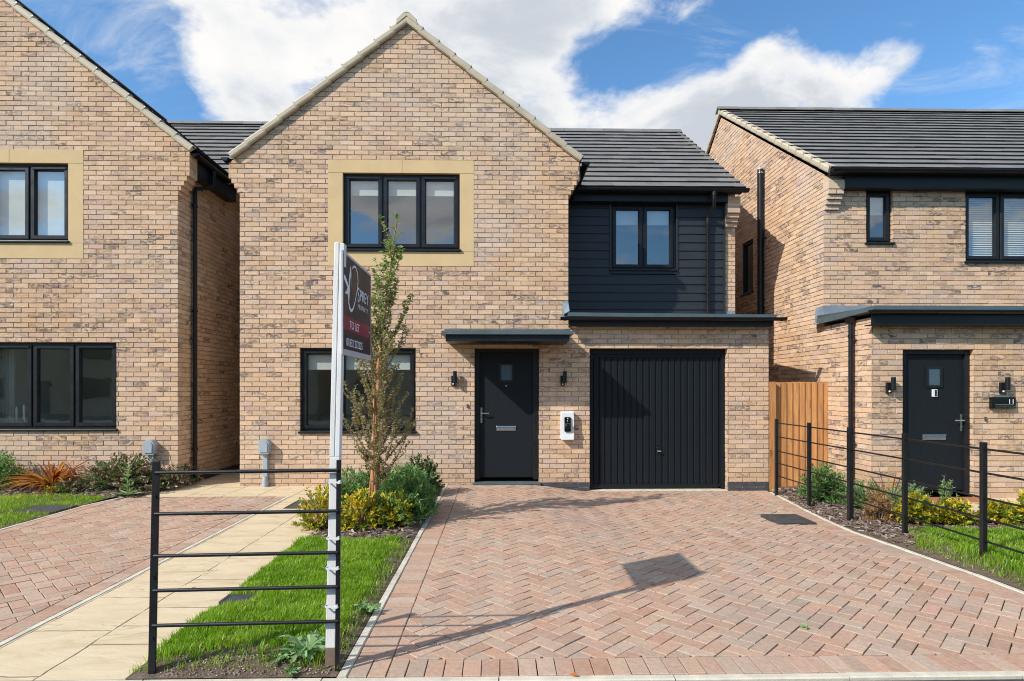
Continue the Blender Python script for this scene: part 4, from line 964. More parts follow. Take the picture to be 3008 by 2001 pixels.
b2 = B(); grid(b, 3.925, 4.5, 3.163, 8.31, .03, zrt, 'soil'); grid(b, 4.5, 9.5, 3.163, 6.95, .08, zrt, 'soil'); grid(b, 4.5, 5.6, 6.95, 8.31, .08, zrt, 'soil'); grid(b, 4.0, 5.24, 8.31, 9.5, .1, zrt, 'soil')
obj('flower_bed_soil', b, kind='structure')

def scatter_chips(name, regions, mat, size, label=None):
    b = B()
    for (x0, x1, y0, y1, n, zf) in regions:
        for _ in range(n):
            x, y = R.uniform(x0, x1), R.uniform(y0, y1); s = size * R.uniform(.5, 1.5); a = R.uniform(0, PI); z = zf(x, y) + R.uniform(.002, .012)
            d = V((math.cos(a), math.sin(a), R.uniform(-.35, .35))); e = V((-math.sin(a), math.cos(a), R.uniform(-.5, .5)))
            if mat == 'chip': b.obox(V((x, y, z)), d * s, e * s * R.uniform(.2, .4), d.cross(e) * s * .12, mat, (R.random(), 0, 0))
            else:
                h = s * R.uniform(.4, .7); c = V((x, y, z - .004)); k = [d * s * .6, e * s * .5, -d * s * .6, -e * s * .5]
                b.idx([c + q for q in k] + [c + V((0, 0, h)), c - V((0, 0, h))], [(0, 1, 4), (1, 2, 4), (2, 3, 4), (3, 0, 4)], mat, (R.random(), 0, 0))
    return obj(name, b, kind='stuff', label=label)
scatter_chips('bark_mulch', [(-1.93, -.88, 5.95, 9.3, 2100, zc), (-9.2, -5.0, 8.42, 9.25, 2600, zlf), (-5.3, -4.98, 9.2, 10.4, 250, zlf), (3.97, 4.5, 5.75, 9.3, 1500, zrt), (4.4, 6.9, 6.2, 7.3, 1500, zrt), (4.4, 5.6, 7.2, 8.3, 600, zrt)], 'chip', .042, 'dark bark mulch under the shrubs')
scatter_chips('gravel', [(-1.80, -.90, 3.18, 3.60, 1500, zc), (-1.03, -.87, 3.5, 5.9, 260, zc), (3.98, 4.12, 4.2, 5.9, 120, zrt)], 'pebble', .0095, 'small pebbles in the bare soil')

def grass(name, label, regions, mat='l_grass'):
    """upright blades; regions = (x0,x1,y0,y1,count,zf,mask,height)"""
    rng = np.random.default_rng(5); Vs = []; Rn = []
    for (x0, x1, y0, y1, n, zf, mask, hh) in regions:
        xs = rng.uniform(x0, x1, n); ys = rng.uniform(y0, y1, n)
        keep = [mask(x, y) > rng.random() for x, y in zip(xs, ys)]; xs, ys = xs[keep], ys[keep]; n = len(xs)
        zs = np.array([zf(x, y) for x, y in zip(xs, ys)]); tuft = np.array([.75 + .55 * NZ(x, y, 5) + .35 * NZ(x, y, 13) for x, y in zip(xs, ys)])
        h = hh * np.clip(tuft, .35, 1.6) * rng.uniform(.55, 1.25, n); a = rng.uniform(0, 2 * PI, n); ln = rng.uniform(.1, .75, n) * h
        w = rng.uniform(.0016, .0032, n); dx, dy = np.cos(a) * ln, np.sin(a) * ln; sx, sy = -np.sin(a + rng.normal(0, .5, n)) * w, np.cos(a) * w
        P = np.stack([np.stack([xs - sx, ys - sy, zs - .004], 1), np.stack([xs + sx, ys + sy, zs - .004], 1), np.stack([xs + dx * .35 + sx * .8, ys + dy * .35 + sy * .8, zs + h * .55], 1),
                      np.stack([xs + dx * .35 - sx * .8, ys + dy * .35 - sy * .8, zs + h * .55], 1), np.stack([xs + dx, ys + dy, zs + h * .93], 1)], 1)
        Vs.append(P.reshape(-1, 3)); t2 = np.array([NZ(x, y, 3.1) for x, y in zip(xs, ys)])
        Rn.append(np.clip(rng.beta(2, 2.4, n) + .30 * t2, 0, 1) * np.where(rng.random(n) < .06, 1.6, 1.0))
    Vv = np.concatenate(Vs); rn = np.clip(np.concatenate(Rn), 0, 1); n = len(rn)
    me = bpy.data.meshes.new(name); base = np.arange(n) * 5
    me.vertices.add(n * 5); me.vertices.foreach_set('co', Vv.ravel().astype(np.float32))
    q = np.stack([base, base + 1, base + 2, base + 3], 1); t3 = np.stack([base + 3, base + 2, base + 4], 1)
    loops = np.concatenate([np.concatenate([q, t3], 1).ravel()]).astype(np.int32)
    me.loops.add(len(loops)); me.loops.foreach_set('vertex_index', loops)
    st = (np.arange(n)[:, None] * 7 + np.array([0, 4])[None]).ravel().astype(np.int32)
    me.polygons.add(n * 2); me.polygons.foreach_set('loop_start', st); me.polygons.foreach_set('loop_total', np.tile([4, 3], n).astype(np.int32))
    at = me.attributes.new('rnd', 'FLOAT_COLOR', 'FACE'); vr = rng.random(n)
    c = np.stack([rn, rn * 0, vr, rn * 0 + 1], 1); at.data.foreach_set('color', np.repeat(c, 2, 0).ravel().astype(np.float32))
    me.materials.append(MT[mat]); me.update(); me.validate()
    o = bpy.data.objects.new(name, me); COL.objects.link(o); return props(o, label, kind='stuff')
def m_c(x, y):
    r = -.965 + .05 * NZ(y, 2, 2.3); lo = 3.46 + .09 * NZ(x, 3, 4.0) - .10 * sst(-x, 1.5, 1.85)
    e = sst(r - x, -.03, .08) * sst(y - lo, -.06, .16) * sst(5.93 + .05 * NZ(x, 1, 5) - y, -.03, .04)
    if -1.97 < x < -1.73 and 4.15 < y < 4.37: return 0
    return max(e, (.10 + .25 * max(0, NZ(x, y, 7))) if y < 5.9 else 0)
def m_l(x, y):
    if -5.90 < x < -5.39 and 7.30 < y < 7.80: return 0
    return sst(8.50 + .06 * NZ(x, 1, 4) - y, -.02, .08)
def m_r(x, y):
    edge = 5.75 + .55 * sst(x, 4.0, 4.35); return sst(x, 3.95, 4.10 + .05 * NZ(y, 1, 3)) * sst(edge + .06 * NZ(x, 1, 5) - y, -.03, .08)
grass('lawn_grass', 'bright green lawn grass', [(-1.97, -.87, 3.22, 5.98, 70000, zc, m_c, .058), (-9.5, -5.385, 5.2, 8.55, 60000, zlf, m_l, .055), (3.93, 9.0, 4.0, 6.4, 90000, zrt, m_r, .066)])

# covers let into the ground
def cover(label, x0, x1, y0, y1, z, tilt=0.):
    t = thing('inspection_cover', label, 'drain cover', ((x0 + x1) / 2, (y0 + y1) / 2, z), 'drain covers in the ground')
    b = B(); w = .022
    for (a, c, e, f) in ((x0, x0 + w, y0, y1), (x1 - w, x1, y0, y1), (x0 + w, x1 - w, y0, y0 + w), (x0 + w, x1 - w, y1 - w, y1)): b.box(a, c, e, f, z - .03, z + .006, 'iron')
    obj('frame', b, t, bevel=.002)
    b = B(); b.box(x0 + w + .003, x1 - w - .003, y0 + w + .003, y1 - w - .003, z - .03, z + .004, 'cover'); obj('plate', b, t, bevel=.002)
cover('dark square drain cover set in the right side of the red block driveway', 3.27, 3.72, 6.95, 7.44, -.066)
cover('dark square drain cover in the lawn at the left edge, beside the neighbour driveway', -5.885, -5.395, 7.31, 7.79, .018)
cover('dark drain cover in the cream path left of the yellow shrubs', -2.72, -2.25, 7.60, 8.17, .002)
cover('small black drain cover at the edge of the middle lawn, beside the path', -1.945, -1.74, 4.19, 4.345, .034)

# ------------------------------------------------------------------ fences, gate, sign
t = thing('estate_railing', 'short black metal railing with five round rails at the front of the middle lawn', 'railing', (-1.37, 3.22, 0))
for (xb, xt, y, w) in ((-1.838, -1.815, 3.215, .019), (-.868, -.860, 3.235, .012)):
    b = B(); b.obox((xb - w, y - .012, -.03), (2 * w, 0, 0), (0, .012, 0), (xt - xb, 0, 1.165), 'fencepaint')
    if w > .015: b.obox((xb - w, y, -.03), (.010, 0, 0), (0, .035, 0), (xt - xb, 0, 1.165), 'fencepaint'); [b.tube([(xb + .002 + k * .02, y - .010, k), (xb + .002 + k * .02, y - .019, k)], .008, 'fencepaint', 8) for k in (.20, .52, .95)]
    obj('post', b, t, bevel=.002)
for z in (1.080, .862, .640, .457, .272):
    b = B(); q = (z / 1.13); b.tube([(-1.838 + .023 * q, 3.205, z - .008), (-.9, 3.222, z), (-.862, 3.225, z)], .0098, 'fencepaint', 12); obj('rail', b, t)
t = thing('estate_railing', 'long black metal railing with five rails along the right side of the driveway', 'railing', (4.16, 6.5, 0))
for i, y in enumerate((8.9, 7.95, 7.0, 6.05, 5.05, 4.1)):
    b = B(); w = .020 if i != 2 else .026
    b.box(4.16 - w, 4.16 + w, y - .006, y + .006, -.12, 1.055, 'fencepaint'); b.box(4.16 - w, 4.16 - w + .007, y + .006, y + (.035 if i != 2 else .05), -.12, 1.055, 'fencepaint')
    for z in (.995, .79, .575, .395, .205): b.tube([(4.16 + .002, y - .006, z), (4.16 + .002, y - .013, z)], .009, 'fencepaint', 8)
    obj('post', b, t, bevel=.002)
for z in (.995, .79, .575, .395, .205):
    b = B(); b.tube([(4.168, 3.3, z + .004), (4.168, 5.05, z), (4.168, 7.0, z), (4.168, 8.92, z)], .0092, 'fencepaint', 8); obj('rail', b, t)
t = thing('side_gate', 'orange-brown vertical board gate between the middle and right houses', 'gate', (4.74, 9.45, 0))
b = B(); b.box(4.245, 4.365, 9.36, 9.47, -.12, 1.618, 'wood', (.3, 0, .35)); obj('gate_post', b, t, bevel=.004)
x = 4.355; i = 0
while x < 5.20:
    w = min(.108, 5.226 - x); zt = 1.615 + R.uniform(-.006, .004)
    b = B(); b.idx([(x, 9.43 + .020, -.06), (x + w, 9.426, -.06), (x + w, 9.426, zt), (x, 9.450, zt), (x, 9.455, -.06), (x + w, 9.455, -.06), (x + w, 9.455, zt), (x, 9.455, zt)], [(0, 1, 2, 3), (3, 2, 6, 7), (1, 5, 6, 2), (0, 3, 7, 4)], 'wood', (R.random(), 0, R.random()))
    obj('board', b, t); x += w * .9; i += 1
b = B(); [b.box(4.36, 5.225, 9.456, 9.50, z, z + .08, 'wood') for z in (.2, .8, 1.4)]; obj('cross_rail', b, t)

t = thing('to_let_sign', 'white wooden post with a dark estate agent TO LET board, tied to the railing', 'sign', (-.9, 3.27, 0))
b = B(); y0 = 3.245
b.obox((-.937, y0, .12), (.052, 0, 0), (0, .05, 0), (.024, 0, 1.03), 'whitewood'); b.obox((-.915, y0, 1.15), (.0255, 0, 0), (0, .05, 0), (.026, 0, 1.155), 'whitewood', (.3, 0, .4)); b.obox((-.8865, y0, 1.15), (.0255, 0, 0), (0, .05, 0), (.026, 0, 1.15), 'whitewood')
obj('post', b, t, bevel=.003)
b = B(); b.obox((-.939, y0, -.05), (.052, 0, 0), (0, .05, 0), (.003, 0, .17), 'stake'); obj('post_foot', b, t, bevel=.002)
b = B(); b.box(-.848, -.8385, 3.225, 3.935, 1.70, 2.262, 'boardedge'); bd = obj('board', b, t, bevel=.001)
b = B(); b.box(-.8384, -.8378, 3.240, 3.917, 1.732, 2.247, 'board'); obj('board_face', b, bd)
b = B(); b.box(-.8378, -.8371, 3.240, 3.917, 1.838, 1.915, 'red'); obj('band', b, bd)
XB = -.8370
def yz(ps): return [(XB, 3.235 + s, 1.70 + h) for s, h in ps]
b = B()
ring_o = [(.187, .500), (.226, .524), (.277, .528), (.318, .505), (.338, .456), (.326, .41), (.298, .365), (.262, .315), (.226, .275), (.190, .252), (.161, .247), (.125, .262), (.102, .295)]
ring_i = [(.183, .492), (.228, .513), (.274, .517), (.308, .497), (.325, .453), (.313, .41), (.286, .366), (.252, .322), (.218, .287), (.188, .268), (.163, .265), (.138, .278), (.122, .302)]
for i in range(len(ring_o) - 1): b.face(yz([ring_o[i], ring_o[i + 1], ring_i[i + 1], ring_i[i]]), 'letter')
b.face(yz([(.183, .492), (.187, .500), (.168, .44), (.166, .39), (.161, .39), (.160, .44)]), 'letter')
b.face(yz([(.150, .506), (.168, .492), (.160, .455), (.146, .425), (.136, .398), (.118, .385), (.112, .41), (.128, .45)]), 'letter')
b.face(yz([(.118, .385), (.136, .398), (.140, .368), (.130, .345), (.126, .315), (.122, .295), (.104, .296), (.098, .322), (.088, .338), (.033, .333), (.034, .340), (.070, .357), (.085, .375)]), 'letter')
b.face(yz([(.085, .375), (.118, .385), (.092, .40), (.06, .42), (.032, .432), (.010, .432), (.008, .41), (.040, .395)]), 'letter')
obj('emblem', b, bd)
UY, UZ = (0, 1, 0), (0, 0, 1)
lettering('lettering', 'S', bd, (XB, 3.552, 2.030), UY, UZ, .125, 'letter', .92); lettering('lettering', 'PREY', bd, (XB, 3.612, 2.045), UY, UZ, .096, 'letter', 1.10)
lettering('lettering', 'PROPERTY', bd, (XB, 3.560, 1.990), UY, UZ, .040, 'letter', 1.02, spacing=1.5)
lettering('lettering', 'TO LET', bd, (XB, 3.365, 1.853), UY, UZ, .064, 'letter', 1.12); lettering('lettering', '01832 272225', bd, (XB, 3.295, 1.752), UY, UZ, .064, 'letter', 1.05)
b = B(); b.box(-.8372, -.8366, 3.86, 3.89, 1.874, 1.879, 'letter'); obj('mark', b, bd)
for z in (1.015, .715, .555, .35):
    b = B(); xo = -.937 + .024 * (z - .12) / 1.03
    b.box(xo - .003, xo + .073, y0 - .030, y0 - .026, z - .004, z + .005, 'white'); b.box(xo - .003, xo + .0, y0 - .03, y0 + .054, z - .004, z + .005, 'white'); b.box(xo - .003, xo + .073, y0 + .051, y0 + .054, z - .004, z + .005, 'white'); b.obox((xo + .055, y0 - .034, z - .008), (.014, 0, .004), (0, .008, 0), (0, 0, .018), 'white')
    b.obox((xo - .003, y0 - .03, z), (-.012, -.006, .010), (0, .002, 0), (0, 0, .003), 'white')
    obj('cable_tie', b, t)

# ------------------------------------------------------------------ plants
def curve(p0, p1, p2, n): return [p0 * (1 - k) ** 2 + p1 * 2 * k * (1 - k) + p2 * k * k for k in [i / n for i in range(n + 1)]]
def shrub(name, label, cat, loc, rx, ry, h, shoots, per, leaf, mat, stem='twig', droop=0., start=.3, fr=(.55, 1.), group=None, spread=.25, up=.25, bias=None, base_h=0., seed=1):
    R.seed(seed); t = thing(name, label, cat, loc, group); o = V(loc); f = B(); s = B()
    for i in range(shoots):
        a = R.uniform(0, 2 * PI); el = math.asin(R.uniform(-.12, 1)); q = R.uniform(*fr) ** .6
        tip = V((math.cos(a) * math.cos(el) * rx * q, math.sin(a) * math.cos(el) * ry * q, base_h + (h - base_h) * max(.06, (.10 + .90 * math.sin(max(0, el)))) * q))
        b0 = V((tip.x * spread, tip.y * spread, 0)); mid = V((tip.x * .55, tip.y * .55, tip.z * (.75 + droop)))
        c = curve(b0, mid, tip, 7); pts = [o + q2 for q2 in c]
        if i % 2 == 0: s.tube(pts, [.0045 * (1 - k / 8.5) + .0008 for k in range(8)], stem, 4, caps=False)
        cr = bias(tip, R.random()) if bias else R.random()
        for k in range(per):
            u = start + (1 - start) * (k + R.random()) / per; j = min(int(u * 7), 6); w = u * 7 - j
            p = pts[j].lerp(pts[j + 1], w); d = (pts[j + 1] - pts[j]).normalized(); ang = R.uniform(0, 2 * PI)
            x = d.orthogonal().normalized(); y = d.cross(x); out = x * math.cos(ang) + y * math.sin(ang)
            ld = d * R.uniform(.3, .8) + out * R.uniform(.5, 1.) + V((0, 0, up - droop * .6))
            l = leaf[0] * R.uniform(.6, 1.2)
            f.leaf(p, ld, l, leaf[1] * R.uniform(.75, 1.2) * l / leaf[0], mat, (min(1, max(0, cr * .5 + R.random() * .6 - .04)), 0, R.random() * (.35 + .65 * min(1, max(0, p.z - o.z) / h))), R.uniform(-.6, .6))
    obj('foliage', f, t); obj('stems', s, t); return t
def strap(name, label, cat, loc, n, ln, w, mat, seed, lean=(.3, 1.2), group=None):
    R.seed(seed); t = thing(name, label, cat, loc, group); o = V(loc); f = B()
    for i in range(n):
        a = R.uniform(0, 2 * PI); l = ln * R.uniform(.55, 1.1); le = R.uniform(*lean); dr = R.uniform(.2, .7)
        d = V((math.cos(a), math.sin(a), 0)); sd = V((-d.y, d.x, 0)); p0 = o + d * .03 * R.random()
        c = curve(V((0, 0, 0)), V((0, 0, l * .55 * math.cos(le * .6))) + d * l * .35 * math.sin(le), d * l * math.sin(le) * .95 + V((0, 0, l * (math.cos(le) - dr * .25 * le))), 7)
        ws = [w * q * R.uniform(.9, 1.1) for q in (.6, .9, 1, 1, .9, .7, .4, .05)]; tw = R.uniform(-.5, .5)
        vs = []; rr = R.random()
        for k, q in enumerate(c): e = sd * ws[k] + V((0, 0, ws[k] * tw)); vs += [p0 + q - e, p0 + q + V((0, 0, -ws[k] * .35)), p0 + q + e]
        f.idx(vs, [(k * 3 + j, k * 3 + j + 1, k * 3 + j + 4, k * 3 + j + 3) for k in range(7) for j in (0, 1)], mat, (rr, 0, R.random()))
    obj('leaves', f, t); return t
gs = 'green shrubs in the flower beds'; ys = 'variegated yellow shrubs'
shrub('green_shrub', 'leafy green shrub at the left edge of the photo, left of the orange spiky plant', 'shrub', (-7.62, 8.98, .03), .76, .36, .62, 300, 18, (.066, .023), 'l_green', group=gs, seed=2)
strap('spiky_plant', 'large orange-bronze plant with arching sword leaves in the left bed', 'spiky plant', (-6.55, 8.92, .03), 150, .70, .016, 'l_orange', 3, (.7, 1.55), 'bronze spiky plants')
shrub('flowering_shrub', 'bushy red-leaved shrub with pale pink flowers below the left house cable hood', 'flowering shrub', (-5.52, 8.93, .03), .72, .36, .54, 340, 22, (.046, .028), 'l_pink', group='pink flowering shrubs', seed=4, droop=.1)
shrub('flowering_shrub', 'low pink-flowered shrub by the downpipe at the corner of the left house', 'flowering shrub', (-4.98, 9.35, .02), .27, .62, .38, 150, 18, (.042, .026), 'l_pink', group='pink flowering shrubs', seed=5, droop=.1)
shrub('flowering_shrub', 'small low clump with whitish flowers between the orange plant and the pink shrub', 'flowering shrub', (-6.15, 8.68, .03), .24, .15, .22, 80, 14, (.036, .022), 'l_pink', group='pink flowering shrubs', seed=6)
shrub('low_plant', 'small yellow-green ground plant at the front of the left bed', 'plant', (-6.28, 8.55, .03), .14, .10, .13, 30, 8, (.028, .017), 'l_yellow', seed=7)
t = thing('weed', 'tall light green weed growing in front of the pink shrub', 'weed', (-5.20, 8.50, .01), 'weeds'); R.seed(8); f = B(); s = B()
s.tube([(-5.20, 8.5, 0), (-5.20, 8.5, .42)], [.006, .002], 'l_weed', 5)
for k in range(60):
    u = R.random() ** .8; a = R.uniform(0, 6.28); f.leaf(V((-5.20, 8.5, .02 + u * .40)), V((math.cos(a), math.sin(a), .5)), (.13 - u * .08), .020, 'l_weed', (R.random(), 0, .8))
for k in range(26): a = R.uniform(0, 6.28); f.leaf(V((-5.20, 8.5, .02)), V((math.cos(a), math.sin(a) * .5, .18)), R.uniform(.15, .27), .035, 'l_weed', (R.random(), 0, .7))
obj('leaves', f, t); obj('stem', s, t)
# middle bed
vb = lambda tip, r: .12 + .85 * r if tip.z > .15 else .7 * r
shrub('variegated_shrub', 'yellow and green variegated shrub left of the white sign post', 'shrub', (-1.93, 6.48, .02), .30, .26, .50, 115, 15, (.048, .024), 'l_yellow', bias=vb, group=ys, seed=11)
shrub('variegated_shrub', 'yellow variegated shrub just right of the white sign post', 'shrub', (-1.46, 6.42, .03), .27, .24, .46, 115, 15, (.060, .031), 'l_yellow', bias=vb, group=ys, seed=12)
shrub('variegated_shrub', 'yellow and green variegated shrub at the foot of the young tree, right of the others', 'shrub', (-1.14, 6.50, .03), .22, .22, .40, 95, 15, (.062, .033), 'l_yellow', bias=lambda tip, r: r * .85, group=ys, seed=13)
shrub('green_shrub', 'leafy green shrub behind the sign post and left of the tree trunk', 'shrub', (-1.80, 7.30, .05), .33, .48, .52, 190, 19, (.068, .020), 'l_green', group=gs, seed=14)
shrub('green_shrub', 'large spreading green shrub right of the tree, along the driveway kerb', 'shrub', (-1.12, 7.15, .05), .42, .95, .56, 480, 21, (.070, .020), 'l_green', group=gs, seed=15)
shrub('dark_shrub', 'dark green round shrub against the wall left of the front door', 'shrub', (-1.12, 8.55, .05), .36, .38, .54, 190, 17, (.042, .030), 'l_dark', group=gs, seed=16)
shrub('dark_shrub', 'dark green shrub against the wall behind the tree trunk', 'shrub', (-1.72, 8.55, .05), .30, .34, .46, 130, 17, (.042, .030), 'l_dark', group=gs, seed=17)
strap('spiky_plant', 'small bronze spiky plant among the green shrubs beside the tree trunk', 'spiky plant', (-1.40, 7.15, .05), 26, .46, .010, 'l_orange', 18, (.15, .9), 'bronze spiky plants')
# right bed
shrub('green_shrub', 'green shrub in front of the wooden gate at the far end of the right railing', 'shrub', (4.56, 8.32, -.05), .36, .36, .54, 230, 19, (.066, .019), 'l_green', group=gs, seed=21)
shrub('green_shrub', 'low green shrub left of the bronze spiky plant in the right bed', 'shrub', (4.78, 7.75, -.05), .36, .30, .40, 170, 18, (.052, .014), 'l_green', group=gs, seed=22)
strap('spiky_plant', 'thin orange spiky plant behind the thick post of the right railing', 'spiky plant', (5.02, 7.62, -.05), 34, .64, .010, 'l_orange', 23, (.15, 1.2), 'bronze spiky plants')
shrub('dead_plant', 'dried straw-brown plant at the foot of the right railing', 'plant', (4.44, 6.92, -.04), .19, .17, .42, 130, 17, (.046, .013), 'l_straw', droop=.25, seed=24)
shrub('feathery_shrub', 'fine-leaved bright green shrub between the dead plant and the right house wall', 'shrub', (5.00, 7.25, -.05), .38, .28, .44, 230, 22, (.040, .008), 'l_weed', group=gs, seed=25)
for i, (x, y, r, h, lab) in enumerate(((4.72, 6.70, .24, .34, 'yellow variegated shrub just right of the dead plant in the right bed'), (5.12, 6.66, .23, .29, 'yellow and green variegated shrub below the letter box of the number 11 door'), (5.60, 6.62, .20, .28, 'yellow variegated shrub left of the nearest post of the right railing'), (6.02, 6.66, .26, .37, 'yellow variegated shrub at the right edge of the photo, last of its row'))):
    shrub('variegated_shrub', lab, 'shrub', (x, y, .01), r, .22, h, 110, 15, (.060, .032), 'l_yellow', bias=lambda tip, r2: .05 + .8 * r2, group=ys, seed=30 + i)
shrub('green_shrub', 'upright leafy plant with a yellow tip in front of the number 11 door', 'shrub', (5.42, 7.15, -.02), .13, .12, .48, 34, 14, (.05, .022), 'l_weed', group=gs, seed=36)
# thistle-like weed and small weeds at the front of the lawn
def rosette(label, loc, n, ln, seed):
    R.seed(seed); t = thing('weed', label, 'weed', loc, 'weeds'); o = V(loc); f = B()
    for i in range(n):
        a = i * 2.4 + R.uniform(-.3, .3); d = V((math.cos(a), math.sin(a), 0)); sd = V((-d.y, d.x, 0)); l = ln * R.uniform(.6, 1.1); hi = R.uniform(.15, .5)
        pts = []; wd = []
        for k in range(9): u = k / 8; pts.append(o + d * l * u + V((0, 0, l * hi * math.sin(u * 2.4) + .01))); wd.append(l * .17 * math.sin(PI * min(1, u * .9 + .1)) * (1.25 if k % 2 else .55) + .003)
        vs = []
        for k in range(9): e = sd * wd[k] + V((0, 0, R.uniform(-.006, .012))); vs += [pts[k] - e + d * (.02 if k % 2 else 0), pts[k] - V((0, 0, .004)), pts[k] + e + d * (.02 if k % 2 else 0)]
        f.idx(vs, [(k * 3 + j, k * 3 + j + 1, k * 3 + j + 4, k * 3 + j + 3) for k in range(8) for j in (0, 1)], 'l_weed', (R.random(), 0, R.random()))
    obj('leaves', f, t)
rosette('broad jagged-leaved weed in the bare soil beside the foot of the sign post', (-1.08, 3.36, .035), 20, .17, 41)
rosette('small jagged weed in the bare soil left of the larger one', (-1.20, 3.30, .03), 9, .075, 42)
rosette('small green weed leaning over the driveway kerb halfway along the lawn', (-.90, 4.05, .02), 11, .09, 43)
rosette('tiny weed by the front edging strip', (-1.10, 3.185, .01), 7, .05, 44)
R.seed(61)
for i, (x, y, lab) in enumerate(((.42, 3.14, 'orange fallen leaf on the front edging strip, below the middle of the driveway'), (1.95, 3.75, 'small green sprig lying on the driveway, lower right'), (.25, 7.25, 'fallen leaf on the far driveway, in front of the door'), (-2.30, 4.6, 'dry fallen leaf on the cream path, beside the lawn'), (1.2, 4.6, 'dry fallen leaf on the driveway, near the sign shadow'), (3.3, 5.2, 'dry fallen leaf at the right side of the driveway'))):
    t = thing('fallen_leaf', lab, 'leaf', (x, y, dz(x, y) if x > -1 else 0), 'fallen leaves'); f = B(); a = R.uniform(0, 6.28)
    for k in range(3 if i == 1 else 1): f.leaf(V((x, y, .008 + (dz(x, y) if x > -1 else 0))), V((math.cos(a + k), math.sin(a + k), .12)), .055, .03, 'l_weed' if i == 1 else 'l_orange', (R.random(), 0, .8))
    obj('blade', f, t)
# the young tree
R.seed(51); TX, TY = -1.385, 6.58
t = thing('young_tree', 'slim young upright tree with twiggy branches and sparse leaves in front of the lower window', 'tree', (TX, TY, .05))
tr = B(); br = B(); lf = B()
axis = lambda u: V((TX + .04 * u + .23 * u * u + .015 * math.sin(u * 9), TY + .03 * math.sin(u * 5), .04 + 3.38 * u))
tr.tube([axis(k / 22) + V((.012 * math.sin(k * 2.1), .01 * math.cos(k * 1.7), 0)) for k in range(23)], [.038, .037, .036, .035, .034, .033, .031, .029, .030, .027, .024, .020, .018, .016, .014, .012, .010, .009, .008, .006, .005, .004, .002], 'bark', 10)
for (dx, l0) in ((-.05, .62), (.045, 1.1), (.01, 1.5)): tr.tube([(TX + dx * .9, TY - .02, .0), (TX + dx * .7, TY - .02, l0 * .4), (TX + dx * .5 + .015, TY - .01, l0)], [.020, .017, .008], 'bark', 8)
tr.tube([(TX - .03, TY - .02, .12), (TX - .12, TY - .03, .26), (TX - .19, TY - .04, .34)], [.017, .012, .006], 'bark', 6)
def twig(p, d, l, r, lv, top):
    n = 6; pts = [p]; q = d.copy()
    for k in range(n):
        q = (q + V((R.uniform(-.14, .14), R.uniform(-.14, .14), .16 if l > .35 else .05))).normalized(); pts.append(pts[-1] + q * (l / n))
    br.tube(pts, [r * (1 - k / (n + .6)) + .0006 for k in range(n + 1)], 'twig', 4, caps=False)
    if lv > 0 and l > .3:
        for k in range(int(l * 12)):
            j = R.randint(0, n - 1); a = R.uniform(0, 6.28); d2 = (q * .8 + V((math.cos(a), math.sin(a), .15)) * .7).normalized()
            twig(pts[j].lerp(pts[j + 1], R.random()), d2, l * R.uniform(.12, .30), r * .45, lv - 1, top)
    dens = (125 if not top else 42) * l
    for k in range(int(dens + R.random())):
        u = R.uniform(.15, 1) * n; j = min(int(u), n - 1); pp = pts[j].lerp(pts[j + 1], u - j); a = R.uniform(0, 6.28)
        hgt = pp.z; big = sst(hgt, 1.6, 3.0)
        lf.leaf(pp, V((math.cos(a), math.sin(a), R.uniform(-.5, .5))) + q * .4, (.030 + .026 * big) * R.uniform(.6, 1.25), (.021 + .018 * big) * R.uniform(.8, 1.2), 'l_tree', (min(1, max(0, R.uniform(0, .7) + .45 * big - .1)), 0, R.random()), R.uniform(-.8, .8))
for i in range(84):
    u = .10 + .76 * (i / 84) ** 1.05; p = axis(u); a = i * 2.4 + R.uniform(-.4, .4)
    env = (.31 if u < .42 else .31 - (u - .42) * .42); rise = R.uniform(1.3, 2.4) if u < .5 else R.uniform(1.8, 3.4)
    d = V((math.cos(a), math.sin(a), rise * .55)).normalized(); l = min(env * R.uniform(1.3, 2.6), 3.30 - p.z)
    if l > .06: twig(p, d, l, .0065 if u < .6 else .0045, 1, p.z > 2.1)
twig(axis(.93), V((.1, 0, 1)), .30, .004, 1, True); twig(axis(.88), V((-.2, .1, 1)), .35, .004, 1, True)
obj('trunk', tr, t); obj('branches', br, t); obj('crown', lf, t)

# ------------------------------------------------------------------ street behind the viewer (seen only as reflections)
for i, (x, w) in enumerate(((-29, 10.5), (-17, 10.5), (-5, 10.5), (7, 10.5), (19, 10.5))):
    t = thing('brick_house', ['leftmost brick house across the road', 'second brick house from the left across the road', 'brick house straight across the road from the sign', 'second brick house from the right across the road', 'rightmost brick house across the road'][i], 'house', (x, -20, -.15), 'houses across the road')
    x0, x1 = x - w / 2, x + w / 2
    b = B(); b.box(x0, x1, -28, -20, -.2, 5, 'plain'); b.prism([(x0, -20, 5), (x1, -20, 5), (x, -20, 5 + w * .38)], (0, -8, 0), 'plain'); obj('wall', b, t)
    b = B(); [b.obox((x + s * (w / 2 + .3), -19.8, 4.85), (-s * (w / 2 + .3), 0, w * .38 + .35), (0, -8.4, 0), (0, 0, .12), 'tile') for s in (-1, 1)]; obj('roof', b, t)
    for (a, z) in ((x0 + 1, .9), (x1 - 2.8, .9), (x0 + 1, 3.4), (x1 - 2.8, 3.4)):
        b = B(); b.box(a, a + 1.8, -19.99, -19.93, z, z + 1.25, 'frame'); fr = obj('window', b, t); b = B(); b.box(a + .08, a + 1.72, -19.93, -19.925, z + .08, z + 1.17, 'gloss'); obj('pane', b, fr)
    b = B(); b.box(x - .5, x + .5, -19.99, -19.93, -.1, 2.0, 'door'); obj('door', b, t)

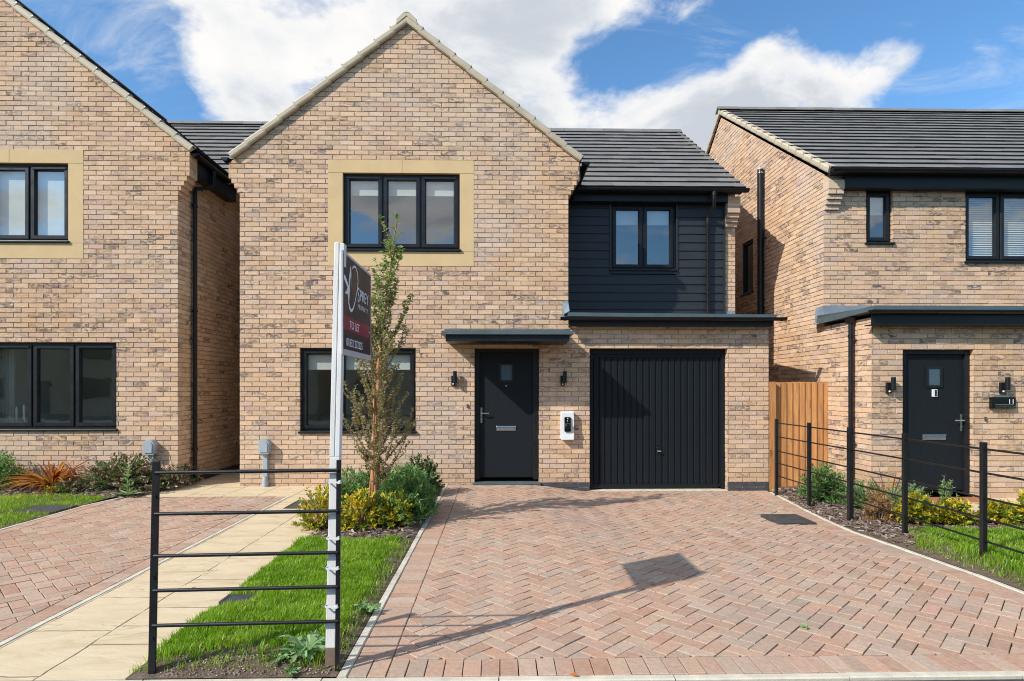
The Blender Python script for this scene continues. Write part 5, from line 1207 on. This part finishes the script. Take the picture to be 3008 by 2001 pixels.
# ------------------------------------------------------------------ sky, sun, camera
w = bpy.data.worlds.new('World'); SC.world = w; w.use_nodes = True
t = NT(w.node_tree); bg = w.node_tree.nodes['Background']
sky = t.new('ShaderNodeTexSky', sky_type='NISHITA'); sky.sun_disc = False
sky.sun_elevation = math.radians(37.); sky.sun_rotation = math.radians(236.7); sky.air_density = 1.0; sky.dust_density = .6; sky.ozone_density = 2.5
D = t.new('ShaderNodeTexCoord').outputs['Generated']
sp = t.new('ShaderNodeSeparateXYZ'); t.l.new(D, sp.inputs[0])
den = t.math('ADD', t.math('MAXIMUM', sp.outputs[2], 0.), .32)
cx = t.new('ShaderNodeCombineXYZ'); t.put(cx.inputs[0], t.math('DIVIDE', sp.outputs[0], den)); t.put(cx.inputs[1], t.math('DIVIDE', sp.outputs[1], den)); cx.inputs[2].default_value = .37
CP = cx.outputs[0]
n1 = t.noise(CP, 3.4, 12, .60, .35); n2 = t.noise(CP, .9, 4, .5); n3 = t.noise(CP, 11., 8, .62, .4)
cov = t.math('ADD', t.math('MULTIPLY', n1, 1.7), t.math('ADD', t.math('MULTIPLY', n2, .35), t.math('MULTIPLY', n3, .65)))
def tan2dir(u, v): return V(((u - 1467) / 1760, 1, (1140 - v) / 1760)).normalized()
LOBES = [(tan2dir(u, v), r, k) for (u, v, r, k) in (
    (480, 10, .15, .34), (700, 60, .20, .36), (640, 260, .13, .34), (800, 330, .13, .30), (1050, 50, .22, .40), (1400, 60, .18, .40), (1620, 90, .15, .36), (1850, 0, .13, .34), (2040, -20, .09, .26), (1480, 200, .10, .30), (1250, 200, .2, .3),
    (1660, 330, .085, .42), (1820, 345, .08, .36), (1980, 330, .11, .44), (2090, 400, .12, .44), (2200, 260, .13, .46), (2400, 210, .13, .46), (2580, 210, .10, .42), (2700, 150, .07, .36), (1740, 215, .09, -.34), (1880, 140, .08, -.30), (2060, 140, .10, -.40), (2230, 150, .05, .22),
    (170, 190, .24, -.42), (420, 330, .13, -.34), (2960, 40, .28, -.55), (2450, 20, .13, -.42), (1560, 290, .05, -.22), (2890, 300, .13, -.35), (2200, 90, .08, -.30), (1960, 190, .08, -.24))]
# behind-viewer clouds the windows mirror; overhead and side ones added for whiter ambient light
LOBES += [(V(d).normalized(), r, k) for d, r, k in (((-.55, -9.35, 2.9), .22, .42), ((-2.4, -9.35, 2.0), .10, -.35), ((-1.6, -9.35, 3.6), .20, .45), ((-7.2, -9.3, 2.9), .34, .34), ((2.15, -10.7, 2.25), .055, .40), ((3.0, -10.7, 2.7), .13, -.2), ((6.1, -9.6, 2.8), .3, .25), ((0, -.2, 1), .95, .55), ((1, -.1, .5), .6, .35), ((-1, .3, .6), .4, .3))]
for (dv, r, k) in LOBES:
    d = t.vmath('DISTANCE', D, dv, out=1)
    cov = t.math('ADD', cov, t.math('MULTIPLY', t.smooth(d, r, 0.), k))
mask = t.smooth(cov, 1.46, 1.88)
wisp = t.math('MULTIPLY', t.smooth(t.noise(t.mapping(CP, (1.5, 4, 1)), 1.6, 8, .65, .8), .48, .76), .45)
mask = t.math('MAXIMUM', mask, wisp)
shade = t.smooth(t.math('ADD', t.noise(CP, 3.0, 9, .58, .4), t.math('MULTIPLY', cov, .20)), 1.06, .76)
ccol = t.ramp(shade, [(0, (.60, .645, .71)), (.45, (.84, .86, .885)), (1, (1.0, .985, .965))])
SKY_S = .15
ccol = t.mix(1, ccol, (6.7, 6.7, 6.7), 'MULTIPLY')
skyc = t.mix(1, sky.outputs[0], (.82, 1.19, 1.38), 'MULTIPLY')
t.l.new(t.mix(mask, skyc, ccol), bg.inputs[0]); bg.inputs[1].default_value = SKY_S
sun = bpy.data.lights.new('sun', 'SUN'); sun.energy = 5.0; sun.angle = math.radians(.7); sun.color = (1.0, .94, .86)
so = bpy.data.objects.new('sun', sun); COL.objects.link(so); so.rotation_euler = SUN.to_track_quat('-Z', 'Y').to_euler()
cam = bpy.data.cameras.new('camera'); cam.sensor_width = 36; cam.lens = 1760 * 36 / 3008; cam.shift_y = 139.5 / 3008; cam.clip_end = 2000; cam.clip_start = .05
co = bpy.data.objects.new('camera', cam); COL.objects.link(co); co.location = (0, 0, 1.52); co.rotation_euler = (PI / 2, 0, -math.atan(37 / 1760))
SC.camera = co
SC.view_settings.view_transform = 'Standard'; SC.view_settings.look = 'None'; SC.view_settings.exposure = 0; SC.view_settings.gamma = 1
SC.render.engine = 'CYCLES'
cy = SC.cycles; cy.max_bounces = 7; cy.diffuse_bounces = 3; cy.glossy_bounces = 3; cy.transparent_max_bounces = 10; cy.transmission_bounces = 4; cy.caustics_reflective = False; cy.caustics_refractive = False
cy.pixel_filter_type = 'BLACKMAN_HARRIS'; cy.filter_width = 1.05; cy.use_denoising = True; cy.sample_clamp_indirect = 4
SC.render.film_transparent = False
